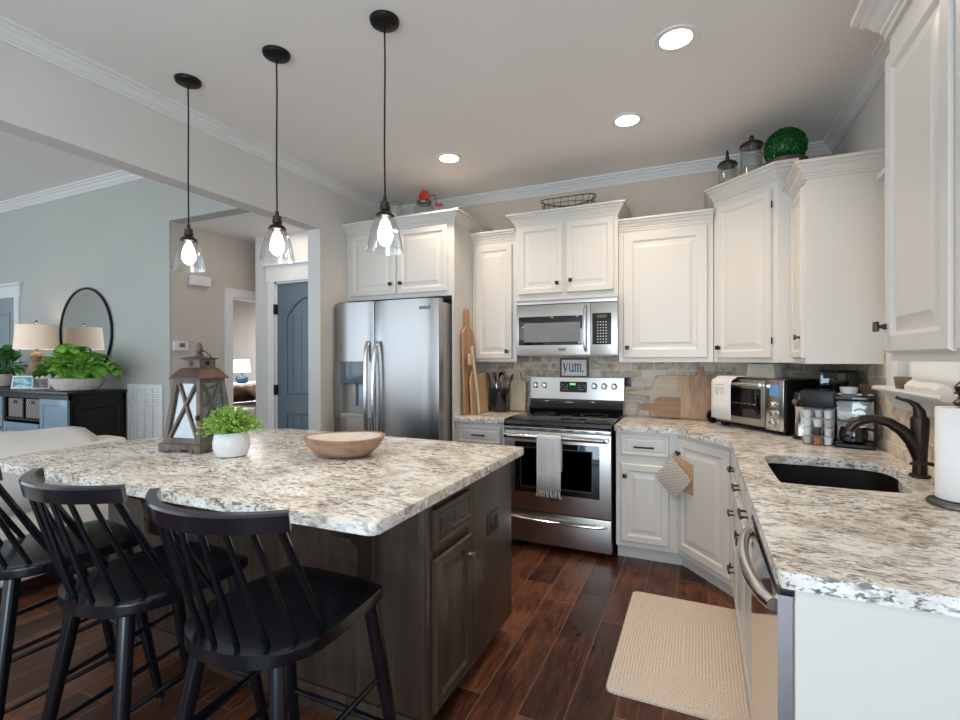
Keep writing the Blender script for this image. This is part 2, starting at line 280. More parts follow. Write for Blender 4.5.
# ------------------------------------------------------------------ mesh helpers
class MB:
    def __init__(s, mat=None): s.bm = bmesh.new(); s.M = mat or Matrix()
    def v(s, p): return s.bm.verts.new(s.M @ Vector(p))
    def f(s, vs):
        try: return s.bm.faces.new(vs)
        except ValueError: return None
    def box(s, a, b, bev=0.0, seg=2):
        x0, y0, z0 = (min(a[i], b[i]) for i in range(3)); x1, y1, z1 = (max(a[i], b[i]) for i in range(3))
        P = [s.v(p) for p in ((x0, y0, z0), (x1, y0, z0), (x1, y1, z0), (x0, y1, z0), (x0, y0, z1), (x1, y0, z1), (x1, y1, z1), (x0, y1, z1))]
        F = [s.f([P[i] for i in q]) for q in ((0, 3, 2, 1), (4, 5, 6, 7), (0, 1, 5, 4), (1, 2, 6, 5), (2, 3, 7, 6), (3, 0, 4, 7))]
        if bev > 0:
            E = list({e for fc in F for e in fc.edges})
            bmesh.ops.bevel(s.bm, geom=E, offset=bev, segments=seg, profile=0.6, affect='EDGES')
        return s
    def loops(s, rings, cap0=True, cap1=True, closed=True):
        R = [[s.v(p) for p in r] for r in rings]
        n = len(R[0])
        for a, b in zip(R, R[1:]):
            for i in range(n if closed else n - 1):
                j = (i + 1) % n; s.f([a[i], a[j], b[j], b[i]])
        if cap0: s.f(list(reversed(R[0])))
        if cap1: s.f(R[-1])
        return s
    def tube(s, pts, r, n=10, cap=True, flat=1.0):
        pts = [Vector(p) for p in pts]; k = len(pts)
        rs = r if isinstance(r, (list, tuple)) else [r] * k
        T = [(pts[min(i + 1, k - 1)] - pts[max(i - 1, 0)]).normalized() for i in range(k)]
        ref = Vector((0, 0, 1)) if abs(T[0].z) < 0.9 else Vector((1, 0, 0))
        u = T[0].cross(ref).normalized(); rings = []
        for i in range(k):
            u = (u - T[i] * u.dot(T[i])).normalized(); w = T[i].cross(u)
            rings.append([pts[i] + (u * math.cos(2 * PI * j / n) + w * flat * math.sin(2 * PI * j / n)) * rs[i] for j in range(n)])
        return s.loops(rings, cap, cap)
    def lathe(s, prof, c=(0, 0, 0), n=32, cap0=True, cap1=True, sx=1, sy=1):
        return s.loops([[(c[0] + r * sx * math.cos(2 * PI * j / n), c[1] + r * sy * math.sin(2 * PI * j / n), c[2] + z) for j in range(n)] for r, z in prof], cap0, cap1)
    def prism(s, poly, z0, z1, bev=0.0, bz=None):
        A = [s.v((p[0], p[1], z0)) for p in poly]; B = [s.v((p[0], p[1], z1)) for p in poly]; n = len(poly)
        top = s.f(B); bot = s.f(list(reversed(A)))
        for i in range(n): s.f([A[i], A[(i + 1) % n], B[(i + 1) % n], B[i]])
        if bev: bmesh.ops.bevel(s.bm, geom=list(set(top.edges) | set(bot.edges)), offset=bev, segments=3, profile=0.6, affect='EDGES')
        return s
    def slab(s, poly, origin, U, V, Nn, t, bev=0.0):
        """a flat outline in the U,V plane, t thick along Nn"""
        o = Vector(origin); U = Vector(U); V = Vector(V); Nn = Vector(Nn)
        A = [s.v(o + U * p[0] + V * p[1]) for p in poly]; B = [s.v(o + U * p[0] + V * p[1] + Nn * t) for p in poly]; n = len(poly)
        top = s.f(B); bot = s.f(list(reversed(A)))
        for i in range(n): s.f([A[i], A[(i + 1) % n], B[(i + 1) % n], B[i]])
        if bev: bmesh.ops.bevel(s.bm, geom=list(set(top.edges) | set(bot.edges)), offset=bev, segments=2, profile=0.6, affect='EDGES')
        return s
    def rings(s, p0, U, Nn, w, h, prof, V=(0, 0, 1)):
        """rectangle w x h with concentric steps (inset, depth): raised panels, frames"""
        o = Vector(p0); U = Vector(U).normalized(); Nn = Vector(Nn).normalized(); V = Vector(V)
        R = []
        for i, d in prof:
            R.append([o + U * a + V * b + Nn * d for a, b in ((i, i), (w - i, i), (w - i, h - i), (i, h - i))])
        return s.loops(R)
    def sweep(s, path, z0, prof, side=1, closed=False):
        """profile (out, up) along a plan path, mitred; side=1: out is to the right of travel"""
        P = [Vector((p[0], p[1])) for p in path]; n = len(P); R = []
        for i in range(n):
            d0 = (P[i] - P[i - 1]).normalized() if (i > 0 or closed) else None
            d1 = (P[(i + 1) % n] - P[i]).normalized() if (i < n - 1 or closed) else None
            n0 = Vector((d0.y, -d0.x)) * side if d0 else None; n1 = Vector((d1.y, -d1.x)) * side if d1 else None
            if n0 is None: m = n1
            elif n1 is None: m = n0
            else: m = (n0 + n1) / (1 + n0.dot(n1))
            R.append([(P[i].x + m.x * o, P[i].y + m.y * o, z0 + u) for o, u in prof])
        if closed: R.append(R[0])
        return s.loops(R, not closed, not closed)
    def add_ico(s, c, r, sub=1, sc=(1, 1, 1)):
        bmesh.ops.create_icosphere(s.bm, subdivisions=sub, radius=r, matrix=s.M @ Matrix.Translation(c) @ Matrix.Diagonal((sc[0], sc[1], sc[2], 1))); return s
    def leaf(s, c, d, L, wd, bend=0.2):
        d = Vector(d).normalized(); c = Vector(c)
        side = d.cross(Vector((random.uniform(-.4, .4), random.uniform(-.4, .4), 1))).normalized(); nn = side.cross(d)
        mid = c + d * L * .5 + nn * L * bend * .5
        a = s.v(c); b1 = s.v(c + d * L * .45 + side * wd + nn * L * bend * .3); b2 = s.v(c + d * L * .45 - side * wd + nn * L * bend * .3); t = s.v(c + d * L - nn * L * bend * .4); m = s.v(mid)
        s.f([a, b1, m]); s.f([b1, t, m]); s.f([t, b2, m]); s.f([b2, a, m]); return s
    def build(s, name, mat, smooth=True, ang=35, recalc=True):
        if recalc: bmesh.ops.recalc_face_normals(s.bm, faces=s.bm.faces[:])
        me = bpy.data.meshes.new(name); s.bm.to_mesh(me); s.bm.free()
        for p in me.polygons: p.use_smooth = smooth
        if smooth: me.set_sharp_from_angle(angle=math.radians(ang))
        me.materials.append(mat); return me

def link(name, me, parent=None, label=None, cat=None, group=None, kind=None):
    o = bpy.data.objects.new(name, me); COL.objects.link(o)
    if parent is not None:
        o.parent = parent
        if parent.type == 'EMPTY' and 'inv' in ROOTS.get(parent.name, {}): o.matrix_parent_inverse = ROOTS[parent.name]['inv']
    for k, v in (('label', label), ('category', cat), ('group', group), ('kind', kind)):
        if v: o[k] = v
    return o
ROOTS = {}
def root(name, loc, label, cat, group=None, rz=0.0):
    o = bpy.data.objects.new(name, None); COL.objects.link(o); o.empty_display_size = 0.05
    o.location = loc; o.rotation_euler = (0, 0, rz); o['label'] = label; o['category'] = cat
    if group: o['group'] = group
    ROOTS[o.name] = {'inv': (Matrix.Translation(loc) @ Matrix.Rotation(rz, 4, 'Z')).inverted()}
    return o
def part(name, mb, mat, parent, label=None, **k): return link(name, mb.build(name, mat, **k), parent, label)
def thing(name, mb, mat, label, cat, group=None, **k): return link(name, mb.build(name, mat, **k), None, label, cat, group)
def struct(name, mb, mat, label=None, parent=None, **k): return link(name, mb.build(name, mat, **k), parent, label, kind='structure')
def copy_tree(o, parent=None):
    c = o.copy(); COL.objects.link(c); c.parent = parent
    for ch in [x for x in bpy.data.objects if x.parent == o]: copy_tree(ch, c)
    return c

# ------------------------------------------------------------------ structure
D = 4.041; XW = 0.83; XL = -2.787; XL2 = -2.915; ZC = 2.835; ZH = 2.415; YJ = 3.056; YR = -2.0
YLB = 2.84; ZL = 3.12; XH = -4.325; ZHC = 2.604; YD = 3.60
struct('floor', MB().box((-9.2, YR, -0.06), (1.4, 6.6, 0.0)), M['floor'], 'dark reddish hand-scraped plank floor', smooth=False)
struct('ceiling', MB().box((XL2, YR, ZC), (XW + .12, D + .12, ZC + .4)), M['ceiling'], 'pale kitchen ceiling', smooth=False)
struct('ceiling', MB().box((-9.2, YR, ZL), (XL2, YLB, ZL + .1)), M['ceiling'], 'living room ceiling beyond the header', smooth=False)
struct('ceiling', MB().box((XH - .12, YLB + .12, ZHC), (XL2, 6.5, ZHC + .1)), M['ceiling'], 'lower hallway ceiling', smooth=False)
struct('wall_back', MB().box((XL2, D, 0), (XW + .12, D + .12, ZC)), plain('greige_paint_with_warm_bounce', (0.62, 0.52, 0.43), 0.75, var=0.02, scale=2), 'greige kitchen back wall above the cabinets', smooth=False)  # warm bounce light put into the colour of the greige paint
mb = MB(); mb.box((XL2, YR, ZH), (XL, YJ, ZL)); mb.box((XL2, YJ, 0), (XL, D, ZL))
struct('wall_left', mb, M['wall'], 'header wall over the wide opening to the living room', smooth=False)
WY0, WY1, WZ0, WZ1 = 2.20, 2.84, 1.236, 2.10
mb = MB(); mb.box((XW, YR, 0), (XW + .12, WY0, ZC)); mb.box((XW, WY1, 0), (XW + .12, D, ZC)); mb.box((XW, WY0, 0), (XW + .12, WY1, WZ0)); mb.box((XW, WY0, WZ1), (XW + .12, WY1, ZC))
struct('wall_right', mb, M['wall'], 'kitchen wall on the sink side', smooth=False)
mb = MB(); mb.box((-9.2, YLB, 0), (XH, YLB + .02, ZL + .1)); mb.box((XH, YLB, ZHC), (XL2, YLB + .12, ZL + .1))
struct('wall_living_back', mb, M['wall_living'], 'grey green living room wall behind the console', smooth=False)
mb = MB(); mb.box((-9.3, YR, 0), (-9.2, YLB, ZL)); struct('wall_living_left', mb, M['wall_living'], smooth=False)
mb = MB(); DY0, DY1 = 3.475, 4.25
mb.box((XH - .12, YLB + .02, 0), (XH, DY0, ZHC)); mb.box((XH - .12, DY1, 0), (XH, 6.5, ZHC)); mb.box((XH - .12, DY0, 2.0), (XH, DY1, ZHC))
struct('wall_hall_left', mb, M['wall_tan'], 'warm greige hallway wall with the thermostat', smooth=False)
mb = MB(); DX0, DX1 = -3.86, -2.99
mb.box((-4.133, YD, 0), (DX0, YD + .12, ZHC)); mb.box((DX0, YD, 2.13), (DX1, YD + .12, ZHC)); mb.box((DX1, YD, 0), (XL2, YD + .12, ZHC)); mb.box((-4.133, YD + .12, 0), (-4.02, 6.5, ZHC))
struct('wall_hall_back', mb, M['wall'], 'wall holding the slate grey door', smooth=False)
struct('wall_hall_end', MB().box((-4.3, 6.4, 0), (-4.0, 6.5, ZHC)), M['wall_tan'], smooth=False)
mb = MB(); mb.box((-8.0, 6.0, 0), (XH - .12, 6.1, 2.7)); mb.box((-8.1, YLB + .12, 0), (-8.0, 6.1, 2.7))
struct('wall_bedroom', mb, M['wall'], 'pale bedroom wall seen through the far doorway', smooth=False)
struct('ceiling', MB().box((-8.1, YLB + .12, 2.7), (XH - .12, 6.1, 2.8)), M['ceiling'], 'bedroom ceiling', smooth=False)
# crown mouldings
CP = [(0, 0), (0.009, 0), (0.009, 0.010), (0.016, 0.013), (0.016, 0.019), (0.026, 0.026), (0.036, 0.039), (0.050, 0.046), (0.050, 0.055), (0.066, 0.058), (0.066, 0.070), (0, 0.070)]
def crown_prof(h, p): return [(a / 0.066 * p, b / 0.070 * h) for a, b in CP]
struct('trim_1', MB().sweep([(XL, YR), (XL, D), (XW, D), (XW, YR)], ZC - .075, crown_prof(.075, .072), 1), M['trim'], 'white crown moulding round the kitchen ceiling', smooth=False)
struct('trim_2', MB().sweep([(-9.2, YLB), (XL2, YLB)], ZL - .085, crown_prof(.085, .08), 1), M['trim'], 'white crown moulding in the living room', smooth=False)
struct('trim_3', MB().box((-1.765, D - .010, .914), (XW - .010, D, 1.40)), M['tile_x'], 'whitewashed brick tile backsplash behind the range', smooth=False)
mb = MB(); mb.box((XW - .010, 1.20, .914), (XW, D - .010, 1.175)); mb.box((XW - .010, WY1 + .10, 1.175), (XW, D - .010, 1.40)); mb.box((XW - .010, 1.20, 1.175), (XW, WY0 - .10, 1.40))
struct('trim_4', mb, M['tile_y'], 'whitewashed brick tile backsplash on the sink wall', smooth=False)
# window over the sink
mb = MB(); mb.box((XW - .02, WY0 - .085, WZ0), (XW, WY0, WZ1)); mb.box((XW - .02, WY1, WZ0), (XW, WY1 + .085, WZ1)); mb.box((XW - .022, WY0 - .10, WZ1), (XW, WY1 + .10, WZ1 + .13)); mb.box((XW - .045, WY0 - .12, WZ1 + .13), (XW, WY1 + .12, WZ1 + .155))
mb.box((XW + .05, WY0, WZ0), (XW + .09, WY0 + .04, WZ1)); mb.box((XW + .05, WY1 - .04, WZ0), (XW + .09, WY1, WZ1)); mb.box((XW + .05, WY0, WZ1 - .04), (XW + .09, WY1, WZ1)); mb.box((XW + .05, WY0, WZ0), (XW + .09, WY1, WZ0 + .05)); mb.box((XW + .05, WY0, 1.66), (XW + .09, WY1, 1.70))
win = struct('window_1', mb, M['trim'], 'window over the sink', smooth=False)
mb = MB().sweep([(XW, WY1 + .03), (XW, WY0 - .05)], 1.138, [(0, 0), (0.012, 0.0), (0.018, 0.02), (0.03, 0.045), (0.045, 0.06), (0.05, 0.075), (0.085, 0.078), (0.09, 0.088), (0.085, 0.098), (-0.05, 0.098), (-.05, .06), (0, .06)], 1)
struct('window_sill', mb, M['trim'], 'white moulded sill under the window', parent=win, ang=25)
struct('window_pane', MB().box((XW + .065, WY0 + .04, WZ0 + .05), (XW + .070, WY1 - .04, WZ1 - .04)), M['pane'], parent=win, smooth=False)
m_bl, nt_, b_ = nodes('white_roller_blind'); b_.inputs['Base Color'].default_value = (.86, .85, .82, 1); b_.inputs['Roughness'].default_value = .9; b_.inputs['Transmission Weight'].default_value = 0.0
tl_ = N(nt_, 'ShaderNodeBsdfTranslucent', Color=(.86, .85, .82, 1)); mx_ = N(nt_, 'ShaderNodeMixShader', Fac=.28); nt_.links.new(b_.outputs[0], mx_.inputs[1]); nt_.links.new(tl_.outputs[0], mx_.inputs[2]); nt_.links.new(mx_.outputs[0], nt_.nodes['Material Output'].inputs[0])
struct('window_blind', MB().box((XW + .036, WY0 + .004, WZ0 + .002), (XW + .038, WY1 - .004, WZ1 - .002)), m_bl, 'white blind drawn down in the sink window', parent=win, smooth=False)
# slate door in the hallway
mb = MB(); mb.box((DX0 - .085, YD - .02, 0), (DX0, YD, 2.13)); mb.box((DX1, YD - .02, 0), (DX1 + .06, YD, 2.13)); mb.box((DX0 - .10, YD - .024, 2.13), (DX1 + .07, YD, 2.29)); mb.box((DX0 - .12, YD - .05, 2.29), (DX1 + .07, YD, 2.315))
mb.box((DX0, YD, 0), (DX0 + .018, YD + .12, 2.13)); mb.box((DX1 - .018, YD, 0), (DX1, YD + .12, 2.13)); mb.box((DX0, YD, 2.112), (DX1, YD + .12, 2.13))
door = struct('door_1', mb, M['trim'], 'slate grey panelled door in white casing, seen past the opening', smooth=False)
mb = MB(); dx0, dx1, dz0, dz1 = DX0 + .02, DX1 - .02, 0.01, 2.11
dy = YD + .012; cxd = (dx0 + dx1) / 2; hw = (dx1 - dx0) / 2 - .12
mb.box((dx0, dy, dz0), (dx1, dy + .035, dz1))
for k in range(2):     # raised frame stiles and rails leaving sunk arched and square fields
    pass
def arch_frame(mb, x0, x1, z0, zs, rise, out=0.012, bw=.02):
    n = 14; inner = [(x0, z0), (x1, z0), (x1, zs)] + [(x0 + (x1 - x0) * (1 - t / n), zs + rise * (1 - (2 * (1 - t / n) - 1) ** 2)) for t in range(1, n)] + [(x0, zs)]
    pts = [(x, dy - .004, z) for x, z in inner]; pts.append(pts[0]); pts.append(pts[1])
    mb.tube(pts, bw / 2, 6, False)
arch_frame(mb, cxd - hw, cxd + hw, 1.03, 1.77, 0.20); arch_frame(mb, cxd - hw, cxd + hw, 0.20, 0.83, 0.0)
for i in range(-2, 3):
    x = cxd + i * .105
    mb.box((x - .003, dy - .004, 1.05), (x + .003, dy, 1.79)); mb.box((x - .003, dy - .004, .22), (x + .003, dy, .81))
struct('door_leaf', mb, M['slate'], 'slate grey leaf with an arched plank panel', parent=door)
for z in (.26, 1.06, 1.86):
    struct('door_hinge', MB().box((DX0 - .006, YD - .022, z - .05), (DX0 + .022, YD + .01, z + .05), .003), M['black'], parent=door)
# bedroom doorway casing
mb = MB(); mb.box((XH, DY0 - .08, 0), (XH + .02, DY0, 2.08)); mb.box((XH, DY1, 0), (XH + .02, DY1 + .08, 2.08)); mb.box((XH, DY0, 2.0), (XH + .02, DY1, 2.08)); mb.box((XH - .12, DY0, 0), (XH, DY0 + .015, 2.0)); mb.box((XH - .12, DY1 - .015, 0), (XH, DY1, 2.0)); mb.box((XH - .12, DY0, 1.985), (XH, DY1, 2.0))
struct('door_2', mb, M['trim'], 'white cased doorway to the bedroom', smooth=False)
# living room glazed door at the far left
mb = MB(); mb.box((-6.96, YLB - .02, 0), (-6.86, YLB, 2.06)); mb.box((-8.2, YLB - .024, 2.06), (-6.83, YLB, 2.19)); mb.box((-8.2, YLB - .05, 2.19), (-6.80, YLB, 2.215)); mb.box((-8.10, YLB - .02, 0), (-8.0, YLB, 2.06))
d3 = struct('door_3', mb, M['trim'], 'white cased door at the far left of the living room', smooth=False)
struct('door_leaf', MB().box((-8.0, YLB - .012, 0), (-6.96, YLB - .002, 2.06)).rings((-7.9, YLB - .012, .15), (1, 0, 0), (0, -1, 0), .84, 1.75, [(0, 0), (.0, .008), (.02, .012), (.03, .002)]), plain('pale_blue_door_paint', (.27, .32, .33), .4), parent=d3, smooth=False)
struct('baseboard_living', MB().box((-6.80, YLB - .015, 0), (XH, YLB, .13)), M['trim'], smooth=False)
struct('baseboard_hall', MB().box((XH, YLB + .12, 0), (XH + .015, DY0 - .08, .13)).box((-4.133, YD - .015, 0), (DX0 - .085, YD, .13)), M['trim'], smooth=False)
struct('baseboard_left', MB().box((XL2 - .015, YJ - .015, 0), (XL + .0, YJ, .13)), M['trim'], smooth=False)

# ------------------------------------------------------------------ cabinet pieces
TH = .020
def panel_prof(st=.055, raise_=True):
    if raise_: return [(0, 0), (0, .012), (.006, .019), (st - .012, .019), (st - .006, .015), (st, .010), (st + .010, .010), (st + .036, .0175), (st + .039, .0185)]
    return [(0, 0), (0, .012), (.006, .018), (st - .006, .018), (st, .014), (st + .01, .014), (st + .016, .017)]
def mk_door(parent, p0, U, Nn, w, h, mat, name='door', st=.055, raise_=True, knob=None, pull=None, kmat=None, klabel=None):
    """p0 bottom left seen from the front; knob=(a,b) or pull=(a,b,len)"""
    mb = MB(); mb.rings(p0, U, Nn, w, h, panel_prof(st, raise_)); d = part(name, mb, mat, parent, ang=18)
    U = Vector(U).normalized(); Nn = Vector(Nn).normalized(); o = Vector(p0)
    kmat = kmat or M['bronze']
    if knob:
        c = o + U * knob[0] + Vector((0, 0, knob[1])) + Nn * .018
        k = MB(); k.tube([c, c + Nn * .006, c + Nn * .010, c + Nn * .020], [.009, .008, .0055, .0055], 10)
        R = Matrix((U.to_4d(), Nn.to_4d(), Vector((0, 0, 1, 0)), (0, 0, 0, 1))).transposed(); R.col[3] = (c.x, c.y, c.z, 1)
        k2 = MB(R); k2.box((-.0145, .019, -.0145), (.0145, .029, .0145), .003)
        me2 = k2.build('tmp', kmat); k.bm.from_mesh(me2); bpy.data.meshes.remove(me2)
        part('knob', k, kmat, d)
    if pull:
        c = o + U * pull[0] + Vector((0, 0, pull[1])) + Nn * .016; L = pull[2]
        k = MB()
        for s in (-1, 1): k.tube([c + U * s * L * .36, c + U * s * L * .36 + Nn * .026], .0045, 8)
        k.tube([c + U * L * t * .5 + Nn * (.028 - .003 * t * t) for t in (-1, -.6, 0, .6, 1)], .0058, 8)
        part('drawer_pull', k, kmat, d)
    return d
def crown(parent, path, z, h=.085, p=.06, side=1, mat=None, top=True):
    part('crown_moulding', MB().sweep(path, z, crown_prof(h, p), side), mat or M['cab'], parent, smooth=False)
X = (1, 0, 0); Y = (0, 1, 0); NX = (-1, 0, 0); NY = (0, -1, 0)
YU = D - .32           # front of the back wall upper boxes
# cabinet over the fridge with its tall side panel
c = root('wall_cabinet', (-2.27, D, 1.86), 'white two-door wall cabinet above the stainless fridge with tall side panel', 'cabinet')
part('cabinet_box', MB().box((XL, 3.385, 1.862), (-1.765, D, 2.51)), M['cab'], c, smooth=False)
part('side_panel', MB().box((-1.765, 3.385, 0), (-1.745, D, 2.47)), M['cab'], c, smooth=False)
mk_door(c, (-2.745, 3.385, 1.895), X, NY, .465, .525, M['cab'], knob=(.425, .085)); mk_door(c, (-2.262, 3.385, 1.895), X, NY, .465, .525, M['cab'], knob=(.04, .085))
crown(c, [(XL, 3.385), (-1.745, 3.385), (-1.745, D)], 2.43, .085, .065)
# narrow tall cabinet
c = root('wall_cabinet', (-1.55, D, 1.34), 'narrow tall white wall cabinet between fridge panel and microwave', 'cabinet')
part('cabinet_box', MB().box((-1.743, YU, 1.34), (-1.352, D, 2.405)), M['cab'], c, smooth=False)
mk_door(c, (-1.712, YU, 1.365), X, NY, .325, .93, M['cab'], knob=(.285, .06)); crown(c, [(-1.743, YU), (-1.352, YU)], 2.325, .082, .05)
# cabinet over the microwave
c = root('wall_cabinet', (-.95, D, 1.81), 'white two-door wall cabinet directly above the microwave', 'cabinet')
part('cabinet_box', MB().box((-1.350, YU - .03, 1.822), (-.550, D, 2.505)), M['cab'], c, smooth=False)
mk_door(c, (-1.320, YU - .03, 1.87), X, NY, .358, .54, M['cab'], knob=(.32, .075)); mk_door(c, (-.935, YU - .03, 1.87), X, NY, .358, .54, M['cab'], knob=(.04, .09))
crown(c, [(-1.350, D), (-1.350, YU - .03), (-.550, YU - .03), (-.550, D)], 2.425, .085, .06, 1)
# right of the range
c = root('wall_cabinet', (-.23, D, 1.34), 'wide single-door white wall cabinet right of the microwave', 'cabinet')
part('cabinet_box', MB().box((-.548, YU, 1.338), (.083, D, 2.380)), M['cab'], c, smooth=False)
mk_door(c, (-.515, YU, 1.368), X, NY, .562, .915, M['cab'], knob=(.03, .075), st=.075); crown(c, [(-.548, YU), (.083, YU)], 2.297, .085, .05)
# diagonal corner cabinet
DA = Vector((.087, 3.721, 0)); DB = Vector((.423, 3.385, 0)); DU = (DB - DA).normalized(); DN = Vector((-DU.y, DU.x, 0)) * -1
if DN.y > 0: DN = -DN
c = root('wall_cabinet', (.5, 3.8, 1.34), 'taller angled corner wall cabinet under the boxwood ball', 'cabinet')
part('cabinet_box', MB().prism([(.087, 3.721), (.423, 3.385), (XW, 3.385), (XW, D), (.087, D)], 1.338, 2.515), M['cab'], c, smooth=False)
LW = (DB - DA).length
mk_door(c, DA + DU * .035 + Vector((0, 0, 1.365)), DU, DN, LW - .07, 1.02, M['cab'], knob=(.03, .07))
part('hinge', MB().tube([DB - DU * .033 + DN * .01 + Vector((0, 0, 1.45)), DB - DU * .033 + DN * .01 + Vector((0, 0, 1.49))], .004, 8).tube([DB - DU * .033 + DN * .01 + Vector((0, 0, 2.27)), DB - DU * .033 + DN * .01 + Vector((0, 0, 2.31))], .004, 8), M['bronze'], c)
crown(c, [(.087, D), (.087, 3.721), (.423, 3.385), (.52, 3.385)], 2.43, .09, .06, 1)
# sink wall upper with finished end panel
c = root('wall_cabinet', (.66, 3.2, 1.34), 'white wall cabinet on the sink wall whose plain side panel faces us', 'cabinet')
part('cabinet_box', MB().box((.50, 2.995, 1.335), (XW - .001, 3.383, 2.362)), M['cab'], c, smooth=False)
mk_door(c, (.50, 3.345, 1.365), (0, -1, 0), NX, .32, .90, M['cab'], knob=(.285, .11), st=.045)
crown(c, [(.50, 3.383), (.50, 2.995), (XW, 2.995)], 2.287, .085, .058, 1)
# near wall cabinet by the window
c = root('wall_cabinet', (.66, 1.4, 1.36), 'large white wall cabinet at right edge of view, nearest of the uppers', 'cabinet')
part('cabinet_box', MB().box((.50, .90, 1.357), (XW - .001, 1.775, 2.46)), M['cab'], c, smooth=False)
mk_door(c, (.50, 1.752, 1.380), (0, -1, 0), NX, .40, .84, M['cab'], knob=(.012, .075), st=.058); mk_door(c, (.50, 1.33, 1.380), (0, -1, 0), NX, .40, .84, M['cab'], st=.058)
crown(c, [(.50, .90), (.50, 1.775), (XW, 1.775)], 2.29, .115, .075, -1)

# base cabinets
YF = D - .635          # face of the back base cabinets
ZT = .876
c = root('base_cabinet', (-1.55, D, 0), 'narrow white base cabinet between fridge panel and range', 'cabinet')
part('cabinet_box', MB().box((-1.743, YF, .10), (-1.335, D, ZT)), M['cab'], c, smooth=False); part('toe_kick', MB().box((-1.743, YF + .07, 0), (-1.335, D, .10)), M['cab'], c, smooth=False)
mk_door(c, (-1.712, YF, .72), X, NY, .35, .13, M['cab'], 'drawer', .022, False, pull=(.175, .065, .11)); mk_door(c, (-1.712, YF, .13), X, NY, .35, .56, M['cab'], knob=(.03, .5))
c = root('base_cabinet', (-.33, D, 0), 'white base cabinet right of range with one drawer above one door', 'cabinet')
part('cabinet_box', MB().box((-.522, YF, .10), (-.133, D, ZT)), M['cab'], c, smooth=False); part('toe_kick', MB().box((-.522, YF + .07, 0), (-.108, D, .10)), M['cab'], c, smooth=False)
mk_door(c, (-.490, YF, .715), X, NY, .305, .14, M['cab'], 'drawer', .022, False, pull=(.15, .062, .13)); mk_door(c, (-.490, YF, .135), X, NY, .305, .525, M['cab'], knob=(.03, .445))
XF = .175
BA = Vector((-.133, YF, 0)); BB = Vector((XF, YF - (XF + .133) * 1.28, 0)); BU = (BB - BA).normalized(); BN = Vector((BU.y, -BU.x, 0)); BL = (BB - BA).length
c = root('base_cabinet', (.4, 3.6, 0), 'angled white corner base cabinet with woven pot holders on its knob', 'cabinet')
part('cabinet_box', MB().prism([BA[:2], BB[:2], (XW - .012, BB.y), (XW - .012, D - .012), (-.133, D - .012)], .10, ZT), M['cab'], c, smooth=False)
K = BN * -.07
part('toe_kick', MB().prism([(-.106, YF + .07), (BA + K)[:2], (BB + K)[:2], (XF + .075, BB.y), (XW - .01, BB.y), (XW - .01, D - .01), (-.106, D - .01)], 0, .10), M['cab'], c, smooth=False)
mk_door(c, BA + BU * .012 + Vector((0, 0, .135)), BU, BN, BL - .045, .715, M['cab'], knob=(.035, .625), st=.06)
part('hinge', MB().tube([BB - BU * .028 + BN * .010 + Vector((0, 0, .20)), BB - BU * .028 + BN * .010 + Vector((0, 0, .23))], .004, 8).tube([BB - BU * .028 + BN * .010 + Vector((0, 0, .74)), BB - BU * .028 + BN * .010 + Vector((0, 0, .77))], .004, 8), M['bronze'], c)
c = root('base_cabinet', (.5, 2.7, 0), 'white drawer base cabinet on the sink run, next to the corner', 'cabinet')
y1 = BB.y - .002; y0 = 2.668
part('cabinet_box', MB().box((XF, y0, .10), (XW - .01, y1, ZT)), M['cab'], c, smooth=False); part('toe_kick', MB().box((XF + .075, y0, 0), (XW - .01, y1, .10)), M['cab'], c, smooth=False)
wd = y1 - y0 - .03
for z, h in ((.72, .135), (.43, .265), (.13, .275)): mk_door(c, (XF, y1 - .015, z), (0, -1, 0), NX, wd, h, M['cab'], 'drawer', .022, False, pull=(wd / 2, h / 2, .10))
c = root('sink_base_cabinet', (.5, 2.2, 0), 'white sink base cabinet with two doors beside the dishwasher', 'cabinet')
y1 = 2.666; y0 = 1.832; wd = (y1 - y0 - .05) / 2
mb = MB(); mb.box((XF, y0, .10), (XF + .02, y1, ZT)); mb.box((XF, y0, .10), (XW - .01, y0 + .018, ZT)); mb.box((XF, y1 - .018, .10), (XW - .01, y1, ZT)); mb.box((XF, y0, .10), (XW - .01, y1, .12))
part('cabinet_box', mb, M['cab'], c, smooth=False); part('toe_kick', MB().box((XF + .075, y0, 0), (XW - .01, y1, .10)), M['cab'], c, smooth=False)
for k in range(2):
    ya = y1 - .02 - k * (wd + .01)
    mk_door(c, (XF, ya, .72), (0, -1, 0), NX, wd, .135, M['cab'], 'drawer', .022, False, pull=(wd / 2, .068, .11))
    mk_door(c, (XF, ya, .13), (0, -1, 0), NX, wd, .565, M['cab'], knob=(wd - .035 if k == 0 else .035, .50))
# dishwasher with bowed handle
c = root('dishwasher', (.45, 1.54, 0), 'stainless dishwasher with bowed tubular handle at the counter end', 'dishwasher')
part('tub', MB().box((.21, 1.232, .09), (XW - .03, 1.828, .868)), M['blacksemi'], c, smooth=False)
part('kick_plate', MB().box((.235, 1.235, 0), (.25, 1.828, .09)), M['black'], c, smooth=False)
mb = MB(); n = 10; ring = []
prof = [(y, .153 - .006 * (1 - ((y - 1.53) / .298) ** 2)) for y in [1.232 + .596 * i / n for i in range(n + 1)]]
poly = [(x, y) for y, x in prof] + [(.208, 1.828), (.208, 1.232)]
mb.prism(poly, .10, .852); part('door_panel', mb, M['steel_dw'], c, ang=30)
part('control_strip', MB().box((.158, 1.234, .8522), (.208, 1.826, .868), .002), M['black'], c)
mb = MB(); pts = []
for i in range(17):
    t = i / 16; y = 1.27 + .52 * t; x = .150 - .040 * math.sin(PI * t) ** .6; pts.append((x, y, .812))
mb.tube(pts, .0155, 12); part('handle', mb, M['chrome'], c, 'bowed brushed tube handle')
